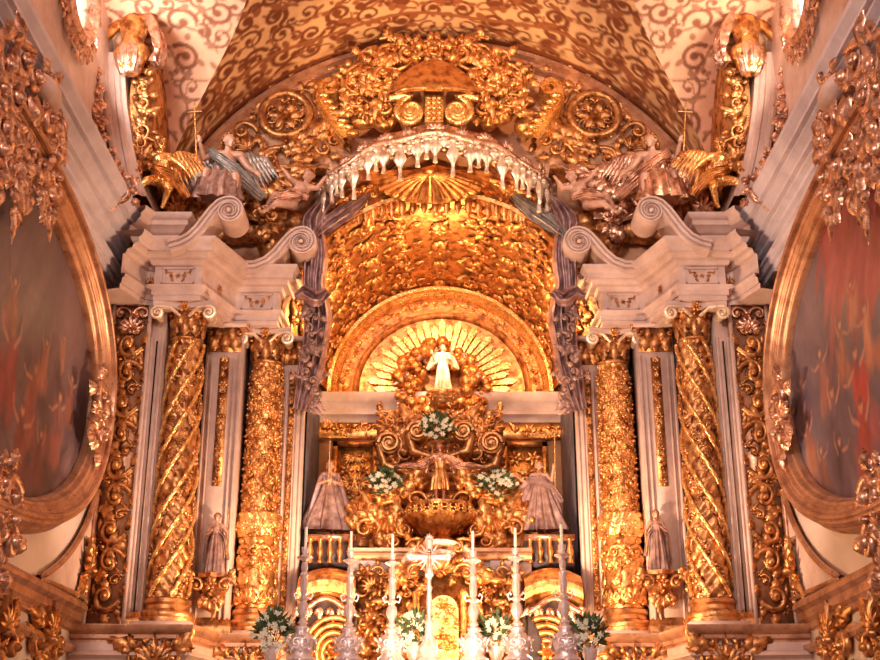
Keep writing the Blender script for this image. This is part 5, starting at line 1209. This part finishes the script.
# ------------------------------------------------------------------ throne inside the niche
th_ = empty('stepped_throne', P(440, 470, 15.9), 'gilded stepped throne of rolled scrolls rising in the niche', 'throne')
for (px, py, r, Y) in ((389, 443, 10.5, 15.75), (417, 431, 9.5, 15.6)):
    for s in (-1, 1):
        q = P(px, py, Y); q[0] = s*abs(q[0]); R_ = r*mpx(px, py, Y); mb = MB()
        mb.add(*g_tube([q+(0, .0, 0), q+(0, .5, 0)], R_, 20))
        pts = [q+np.array([s*R_*(1-.85*t)*math.cos(t*PI*4), -.03-.03*t, R_*(1-.85*t)*math.sin(t*PI*4)]) for t in np.linspace(0, 1, 44)]; mb.add(*g_tube(pts, list(np.linspace(.03, .015, 44)), 6))
        mb.add(*g_tube([q+np.array([s*R_, .1, 0]), q+np.array([s*R_*.4, .1, -R_*2]), q+np.array([-s*R_*1.5, .1, -R_*2.6])], [.06, .08, .05], 8)); mb.build('rolled_scroll', GOLDD, th_)
mb = MB(); rd = random.Random(8)
for k in range(46):
    px = rd.uniform(385, 440); py = rd.uniform(420, 462); q = P(px, py, 15.9); kk = rd.choice(('scroll', 'cscroll', 'leaf2', 'shell')); s = rd.uniform(.2, .36); a = rd.uniform(0, 6)
    for sg in (0, 1): put(mb, kk, front_map(-q[0] if sg else q[0], q[1], q[2]), 0, 0, s, -a if sg else a, 1.8, bool(sg))
mb.add(*g_prism([(-.62, P(440, 462, 16)[2]), (.62, P(440, 462, 16)[2]), (.5, P(440, 420, 16)[2]), (-.5, P(440, 420, 16)[2])], 1, 16.0, 16.7)); mb.build('foliage', GOLDD, th_)
for k, (z0, z1, w, y) in enumerate(((3.9, 4.75, 1.05, 15.6), (4.75, 5.3, .62, 15.75), (5.3, 5.9, .45, 15.9))):
    mb = MB(); mb.add(*g_sweep([(0, z0), (.02, z0+.08), (0, z0+.12), (0, z1-.12), (.04, z1-.08), (.06, z1), (-.4, z1)], [(-w, y+1), (-w, y), (w, y), (w, y+1)])); fill(mb, front_map(0, y-.0, 0), -w, w, z0+.12, z1-.1, .2, 20+k, 1.3, sym=0.)
    mb.build('step', GOLDD, th_)
# fluted bowl pedestal
bo = empty('fluted_bowl', P(440, 545, 15.3), 'fluted gilded bowl pedestal under the winged central figure', 'pedestal')
q = P(440, 506, 15.3); mb = MB(); zt = q[2]; zb = P(440, 545, 15.3)[2]; h_ = zt-zb
mb.add(*g_lathe([(.16, zb), (.2, zb+.04), (.1, zb+.1), (.18, zb+.14), (.36, zb+.24), (.44, zt-.14), (.40, zt-.11), (.30, zt-.09), (.42, zt-.05), (.42, zt)], 64, (0, 15.3, 0), fn=lambda th, Z, R: .016*np.cos(22*th)*(Z < zt-.15))); mb.build('bowl', GOLD, bo)
mb = MB(); hband(mb, lambda u, v, h: np.stack([(.43+h)*np.sin(u/.43), 15.3-(.43+h)*np.cos(u/.43), v], -1), -.6, .6, zt-.10, .11, 'rosette', 2); mb.build('leaf_band', GOLDB, bo)
# side pedestal stacks with curled gilded brackets
for mir, sd in SIDES:
    sp = empty('flower_pedestal', P(385, 545, 15.35), f'curled gilded bracket pedestal carrying the {sd} upper flower bunch', 'pedestal', mirror=mir)
    mb = MB(); rd = random.Random(6)
    for (px, py, k, s, a) in ((384, 500, 'palmette', .4, 0), (388, 515, 'shell', .5, PI), (392, 530, 'leaf2', .5, 1.2), (378, 525, 'leaf2', .5, 1.8), (400, 515, 'cscroll', .4, 0), (405, 530, 'scroll', .4, 1), (372, 508, 'cscroll', .36, 2), (365, 530, 'scroll', .4, 0), (398, 495, 'leaf2', .4, .5), (410, 485, 'leaf2', .4, .9), (372, 540, 'leaf2', .4, 0), (395, 542, 'scroll', .35, 0), (415, 500, 'scroll', .3, 0), (418, 518, 'leaf2', .4, -1), (360, 515, 'shell', .36, 0), (352, 530, 'leaf2', .35, 1.2)):
        for r2 in (0, 1): q = P(px+rd.uniform(-5, 5)*r2, py+rd.uniform(-5, 5)*r2, 15.35); put(mb, k, front_map(q[0], q[1]+.08*r2, q[2]), 0, 0, s*(1-.25*r2), a+r2, 1.8)
    mb.build('leafwork', GOLD, sp, mir)
    mb = MB(); q = P(385, 545, 15.5); mb.add(*g_lathe([(.26, q[2]-.1), (.2, q[2]+.1), (.24, q[2]+.28), (.16, q[2]+.4), (.2, q[2]+.62), (.14, q[2]+.66)], 24, (q[0], 15.55, 0))); mb.build('core', GOLD, sp, mir)
    ps = empty('stacked_pedestal', P(360, 530, 15.5), f'small stepped gilded pot stand beside the {sd} saint statue', 'pedestal', mirror=mir)
    mb = MB(); q = P(362, 548, 15.5); mb.add(*g_lathe([(.15, q[2]), (.15, q[2]+.1), (.2, q[2]+.16), (.12, q[2]+.22), (.2, q[2]+.34), (.24, q[2]+.38), (.24, q[2]+.42), (.14, q[2]+.46), (.18, q[2]+.62), (.14, q[2]+.64)], 24, (q[0], 15.5, 0))); mb.build('stand', GOLDD, ps, mir)

# ------------------------------------------------------------------ lower retable: shelf, balustrades, arched side bays, tabernacle
sh = empty('shelf', (0, 15.0, 3.0), 'long rose stone shelf running behind the candlesticks under the statues', 'shelf')
zs_ = P(440, 549, 14.8)[2]; mb = MB(); mb.add(*g_sweep([(0, zs_-.14), (.04, zs_-.10), (.04, zs_-.06), (.08, zs_-.04), (.08, zs_), (-.8, zs_)], [(-1.1, 14.8), (1.1, 14.8)])); mb.build('moulding', GOLDF, sh)
mb = MB(); mb.add(*g_box((-1.1, 14.85, 2.6), (1.1, 15.5, zs_-.14))); mb.build('panel', STONE, sh, smooth=False)
for k, (pa, pb) in enumerate(((350, 378), (490, 512))):
    a, b = P(pa, 553, 14.8), P(pb, 572, 14.8); mb = MB(); mb.add(*g_box((a[0], 14.80, b[2]), (b[0], 14.86, a[2]-.02))); mb.build('marble_tablet', STONEW, sh, smooth=False)
for mir, sd in SIDES:
    bl = empty('balustrade', P(330, 562, 14.9), f'little gilded balustrade pedestal below the {sd} saint statue', 'balustrade', mirror=mir)
    q = P(330, 564, 14.9); qt = P(330, 536, 14.9); h = qt[2]-q[2]; mb = MB(); mb.add(*g_box((q[0]-.30, 14.78, qt[2]-.05), (q[0]+.30, 15.6, qt[2]))); mb.build('handrail', GOLDP, bl, mir, smooth=False)
    for i in range(5):
        mb = MB(); mb.add(*g_lathe([(.035, q[2]), (.035, q[2]+.03), (.02, q[2]+.06), (.045, q[2]+h*.4), (.02, q[2]+h*.7), (.035, qt[2]-.05)], 12, (q[0]-.24+i*.12, 14.84, 0))); mb.build('baluster', GOLD, bl, mir)
    mb = MB(); mb.add(*g_box((q[0]-.3, 14.95, q[2]-.02), (q[0]+.3, 15.6, qt[2]-.05))); mb.build('core', SHADEDARK, bl, mir, smooth=False)
    # arched barrel hood
    ab = empty('barrel_hood', P(332, 580, 14.6), f'{sd} gilded barrel hood with a great curled scroll beneath, behind the outer candlesticks', 'hood', mirror=mir)
    mb = MB(); G = []
    for a in np.linspace(0, PI, 28):
        row = []
        for x in np.linspace(-.34, .34, 15):
            row.append((q[0]+x, 14.9-.42*math.sin(a)*1.0, q[2]-.30+.24*math.cos(a)-.10*(x/.34)**2+.012*math.cos(a*22)))
        G.append(row)
    mb.add(*g_grid(np.array(G))); mb.build('hood', GOLD, ab, mir)
    mb = MB(); z0 = q[2]-.58; mb.add(*g_tube([(q[0]+x, 14.5, z0+.08*math.cos(x*9)+.03) for x in np.linspace(-.3, .3, 20)], .035, 8))
    fm = front_map(q[0], 14.52, z0+.03)
    for k in range(6): put(mb, 'leaf2', fm, -.28+k*.11, -.02, .18, -PI/2+.3*(k-3), 1.4)
    mb.build('valance', GOLDP, ab, mir)
    mb = MB(); mb.add(*g_box((q[0]-.3, 14.62, z0-1.1), (q[0]+.3, 14.9, z0+.3))); mb.build('recess', SHADEDARK, ab, mir, smooth=False)  # solid dark box; the opening's shade is in its colour
    for j in range(4):
        mb = MB(); c = np.array([q[0]+.10, 14.5, z0-.52]); R_ = .36-.075*j; pts = [c+np.array([-R_*(1-.25*t)*math.sin(PI*.0+t*PI*1.25), -.0, R_*1.15*(1-.12*t)*math.cos(t*PI*1.25)]) for t in np.linspace(-.1, 1, 26)]
        mb.add(*g_tube(pts, .036, 8)); mb.build('curled_rib', GOLD, ab, mir)
    mb = MB(); put(mb, 'rosette', front_map(q[0]+.1, 14.5, z0-.5), 0, 0, .24, 0, 2); put(mb, 'leaf2', front_map(q[0]+.1, 14.5, z0-.6), 0, 0, .3, -1, 2); mb.build('leaf', GOLD, ab, mir)
    # carved foliage bay between hood and tabernacle
    bay = empty('foliage_bay', P(375, 600, 14.6), f'dense gilded foliage bay between the {sd} hood and the tabernacle', 'carving', mirror=mir)
    mb = MB(); a, b = P(356, 652, 14.7), P(402, 572, 14.7); mb.add(*g_box((a[0], 14.7, a[2]-.3), (b[0], 14.95, b[2]))); fill(mb, front_map(0, 14.7, 0), a[0]+.03, b[0], a[2]-.2, b[2]+.05, .17, 31, 1.8, sz=1.3); fill(mb, front_map(0, 14.62, 0), a[0]+.08, b[0], a[2]-.2, b[2]-.1, .22, 36, 1.8, sz=1.2)
    mb.build('foliage', GOLDD, bay, mir)
# tabernacle
tb = empty('tabernacle', P(440, 650, 14.2), 'glowing gilded tabernacle with curved pediment in the centre behind the silver cross', 'tabernacle')
a, b = P(402, 660, 14.3), P(478, 575, 14.3); xa, xb = -.44, .44; z0, z1 = a[2]-.3, b[2]
mb = MB(); mb.add(*g_box((xa, 14.35, z0), (xb, 14.95, z1))); mb.build('body', GOLD, tb, smooth=False)
mb = MB(); fm = front_map(0, 14.35, 0); fill(mb, fm, xa, xb, z0+.1, z1, .17, 41, 1.7, sz=1.25, mask=lambda u, v: abs(u) > .15); mb.build('foliage', GOLD, tb)
mb = MB(); xd0, xd1 = -.14, .22; t = np.linspace(0, PI, 14); zd = z0+.85
mb.add(*g_prism([(.04-.17, z0+.2)]+[(.04-.17*math.cos(x), zd+.17*math.sin(x)) for x in t]+[(.04+.17, z0+.2)], 1, 14.28, 14.36)); dr = mb.build('door', GOLDB, tb)
mb = MB()
for k, (u, v) in enumerate(((-.0, zd+.05), (.08, zd-.12), (.0, zd-.3), (.08, zd-.45))): put(mb, ('rosette', 'scroll', 'rosette', 'shell')[k], front_map(.04, 14.28, 0), u*.5, v, .2, 0, 1.8)
mb.build('door_ornament', GOLDB, dr)
for s in (-1, 1):
    mb = MB(); mb.add(*g_lathe([(.05, z0+.2), (.035, z0+.26), (.05, z0+.4), (.035, z0+.6), (.045, z1-.25), (.06, z1-.2)], 14, (s*.27, 14.28, 0))); mb.build('colonnette', GOLD, tb)
mb = MB(); G = []
for (o_, d) in ((0, .1), (0, 0), (.04, -.05), (.08, -.05), (.10, -.0), (.16, -.06), (.2, -.06), (.2, .3)):
    t = np.linspace(0, PI, 30); G.append(np.stack([-(.30+o_)*np.cos(t), np.full_like(t, 14.3+d), z1-.05+(.26+o_)*np.sin(t)], -1))
mb.add(*g_grid(np.array(G))); mb.build('pediment', GOLDP, tb)
mb = MB(); put(mb, 'shell', front_map(0, 14.32, z1), 0, 0, .5, 0, 1.5)
for s in (-1, 1): put(mb, 'scroll', front_map(s*.3, 14.28, z1+.02), 0, 0, .3, 0, 2, s > 0); put(mb, 'leaf2', front_map(s*.38, 14.28, z1+.05), 0, 0, .4, -.6 if s > 0 else PI+.6, 2); put(mb, 'cscroll', front_map(s*.2, 14.25, z1+.3), 0, 0, .26, 0, 2, s > 0)
mb.build('pediment_carving', GOLD, tb)
# ------------------------------------------------------------------ altar table, candlesticks, cross, flowers
YA = 12.5; ZA = P(440, 664, YA)[2]
al = empty('altar', (0, 12.9, 0), 'altar table with raised back step covered in white linen at the bottom edge', 'altar')
mb = MB(); mb.add(*g_box((-1.9, 12.2, ZA-.35), (1.9, 13.4, ZA))); mb.build('candle_step', STONE, al, smooth=False)
mb = MB(); mb.add(*g_box((-2.1, 11.4, 0), (2.1, 13.4, ZA-.35))); mb.build('body', STONE, al, smooth=False)
mb = MB(); mb.add(*g_box((-2.12, 11.38, ZA-.55), (2.12, 12.2, ZA-.345))); mb.build('linen', CLOTH, al, smooth=False)
def stick():
    r = empty('candlestick', (0, 0, 0), 'x', 'candlestick', 'tall silver candlesticks in a row on the altar')
    mb = MB(); mb.add(*g_lathe([(.15, .03), (.15, .05), (.10, .09), (.12, .13), (.135, .2), (.11, .27), (.06, .32), (.075, .34), (.07, .36), (.035, .38)], 24, fn=lambda th, Z, R: .008*np.cos(9*th)))
    for i in range(3):
        a = i*2*PI/3-PI/2; f = lambda u, v, h, a=a: np.stack([(.11+h)*math.cos(a)-u*math.sin(a), (.11+h)*math.sin(a)+u*math.cos(a), v], -1)
        put(mb, 'scroll', f, -.05, .2, .13, 0, 1.5); put(mb, 'scroll', f, .05, .2, .13, 0, 1.5, True); put(mb, 'shell', f, 0, .12, .16, 0, 1.5)
    mb.build('foot', SILVER, r, world=False)
    for i in range(3): a = i*2*PI/3-PI/2; mb = MB(); mb.add(*g_ball((.14*math.cos(a), .14*math.sin(a), .03), (.04, .04, .03), 10, 7)); mb.build('claw', SILVER, r, world=False)
    mb = MB(); mb.add(*g_lathe([(.03, .37), (.055, .40), (.03, .43), (.03, .46), (.062, .52), (.055, .58), (.028, .62), (.045, .64), (.045, .66), (.026, .68), (.036, .72), (.042, .80), (.03, .86), (.045, .88), (.045, .90), (.024, .92), (.034, .96), (.03, 1.0), (.024, 1.02)], 20, fn=lambda th, Z, R: .003*np.cos(8*th))); mb.build('stem', SILVER, r, world=False)
    mb = MB()
    for s in (-1, 1): mb.add(*g_tube([(s*.03, 0, .66), (s*.08, 0, .64), (s*.1, 0, .69), (s*.07, 0, .72), (s*.06, 0, .69)], .011, 6))
    mb.build('handle_scroll', SILVER, r, world=False)
    mb = MB(); mb.add(*g_lathe([(.02, 1.02), (.04, 1.04), (.085, 1.06), (.09, 1.07), (.05, 1.08), (.03, 1.10), (.04, 1.14), (.042, 1.17), (.02, 1.175)], 24)); mb.build('drip_pan', SILVER, r, world=False)
    mb = MB(); mb.add(*g_tube([(0, 0, 1.16), (0, 0, 1.38)], .016, 12)); c = mb.build('candle', WAX, r, world=False)
    mb = MB(); mb.add(*g_tube([(0, 0, 1.38), (0, 0, 1.40)], .003, 5)); mb.build('wick', SHADEDARK, c, world=False)
    return r
s0 = stick(); labs = ['leftmost tall silver candlestick, below the left saint statue', 'second silver candlestick from the left, with a white candle', 'silver candlestick just left of the silver cross', 'silver candlestick just right of the silver cross, its candle before the tabernacle edge', 'second silver candlestick from the right, beside the right balustrade', 'rightmost tall silver candlestick, nearest the right foliage column']
for i, px in enumerate((301, 348, 391, 474, 518, 566)):
    o = s0 if i == 0 else copy_tree(s0); q = P(px, 664, YA); top = P(px, (527, 531, 534, 531, 528, 524)[i], YA)
    o.location = (q[0], YA, ZA); s = (top[2]-ZA)/1.385; o.scale = (s*.95, s*.95, s); o['label'] = labs[i]
cx = empty('altar_cross', (P(429, 664, YA)[0], YA, ZA), 'slender silver altar cross with splayed rayed head standing between the candlesticks', 'cross')
X0 = cx.location.x; zc = P(429, 557, YA)[2]
mb = MB(); mb.add(*g_lathe([(.12, ZA), (.12, ZA+.03), (.07, ZA+.07), (.09, ZA+.14), (.06, ZA+.22), (.035, ZA+.28), (.025, ZA+.38)], 20, (X0, YA, 0), fn=lambda th, Z, R: .01*np.cos(8*th))); mb.build('foot', SILVER, cx)
mb = MB(); zt = zc-.12; mb.add(*g_lathe([(.025, ZA+.36), (.05, ZA+.4), (.022, ZA+.45), (.03, ZA+.6), (.022, ZA+.7), (.034, ZA+.74), (.02, ZA+.78), (.018, zt)], 14, (X0, YA, 0))); mb.build('stem', SILVER, cx)
mb = MB(); fm = front_map(X0, YA, zc)
for k in range(4):
    a = k*PI/2; d = np.array([math.cos(a), 0, math.sin(a)]); L = .17
    mb.add(*g_tube([np.array([X0, YA, zc]), np.array([X0, YA, zc])+d*L*.7, np.array([X0, YA, zc])+d*L], [.03, .035, .045], 8)); put(mb, 'palmette', fm, d[0]*L, d[2]*L, .10, a-PI/2, 1.5)
for k in range(16): a = PI/16+k*PI/8; mb.add(*g_tube([np.array([X0, YA+.01, zc]), np.array([X0+.15*math.cos(a), YA+.01, zc+.15*math.sin(a)])], [.022, .006], 5))
mb.build('cross_head', SILVER, cx)
mb = MB(); mb.add(*g_tube([(X0, YA-.03, zc-.12), (X0, YA-.04, zc+.03)], [.012, .018], 7)); mb.add(*g_tube([(X0-.12, YA-.03, zc+.06), (X0, YA-.04, zc+.02), (X0+.12, YA-.03, zc+.06)], .008, 6)); mb.add(*g_ball((X0, YA-.045, zc+.055), .018, 7, 6)); mb.build('corpus', GOLDP, cx)
# flower bunches
def bouquet(px, py, Y, rx, rz, lab, seed, dens=1., vase=None):
    q = P(px, py, Y); r = empty('flower_bunch', q-np.array([0, 0, rz]), lab, 'flowers'); rd = random.Random(seed); m = MB()
    for k in range(int(70*dens)):
        a = rd.uniform(0, 2*PI); e = rd.uniform(-.4, 1.5); d = np.array([math.cos(a)*math.cos(e)*rx, math.sin(a)*math.cos(e)*rx*.8, math.sin(e)*rz])*rd.uniform(.5, 1.05)
        U = d/np.linalg.norm(d); W_ = np.cross(U, (rd.uniform(-1, 1), rd.uniform(-1, 1), rd.uniform(-1, 1))); W_ /= np.linalg.norm(W_)+1e-9
        V, Q = leaf_uv(rd.uniform(.10, .18), .045, .02, .1, 0, nu=5, nv=3); f = plane_map(q+d*.6, U, W_, np.cross(U, W_)); m.add(f(V[:, 0], V[:, 1], V[:, 2]), Q)
    for k in range(14): m.add(*g_tube([q+np.array([0, 0, -rz]), q+np.array([rd.uniform(-rx, rx), rd.uniform(-.1, .05), rd.uniform(-.2, rz)])], .006, 4))
    m.build('foliage', GREENL, r)
    nfl = int(24*dens)
    for k in range(nfl):
        a = rd.uniform(0, 2*PI); rr = math.sqrt(rd.random()); c = q+np.array([rx*rr*math.cos(a), -rx*.5*math.sqrt(max(0, 1-rr*rr))-rd.uniform(0, .05), rz*rr*math.sin(a)])
        nrm = np.array([rd.uniform(-.5, .5), -1, rd.uniform(-.2, .6)]); nrm /= np.linalg.norm(nrm); U = np.cross(nrm, (0, 0, 1)); U /= np.linalg.norm(U); V_ = np.cross(U, nrm)
        m = MB(); f = plane_map(c, U, V_, nrm); s = rd.uniform(.05, .085); put(m, 'rosette', f, 0, 0, s*1.1, rd.uniform(0, 1), 1.2); put(m, 'rosette', f, 0, 0, s*.7, rd.uniform(0, 1), 2.2); m.build('blossom', WHITEF, r)
    if vase:
        m = MB(); m.add(*g_lathe([(.05, -vase), (.06, -vase+.02), (.03, -vase+.05), (.07, -vase+.12), (.08, -vase*.4), (.05, -rz*.7), (.065, -rz*.55)], 18, q)); m.build('vase', SILVER, r)
bouquet(272, 632, 12.55, .20, .20, 'white flowers with dark leaves at the far left, left of the leftmost candlestick', 1, 1.2, ZA*0+.36)
bouquet(414, 632, 12.75, .17, .19, 'white and green flowers low beside the silver cross, before the tabernacle', 2, 1.1, .36)
bouquet(496, 633, 12.75, .17, .17, 'white flowers between the two candlesticks right of the tabernacle', 3, 1.0, .34)
bouquet(589, 636, 12.55, .19, .16, 'white flowers with dark leaves at the far right, right of the rightmost candlestick', 4, 1.0, .32)
bouquet(437, 426, 15.5, .25, .17, 'yellowish white flower bunch high in the centre below the cherub wreath', 5, 1.2)
bouquet(385, 482, 15.2, .22, .14, 'loose white flower bunch left of the winged central figure', 6, 1.1)
bouquet(497, 484, 15.2, .27, .15, 'broad white flower bunch right of the winged central figure', 7, 1.3)
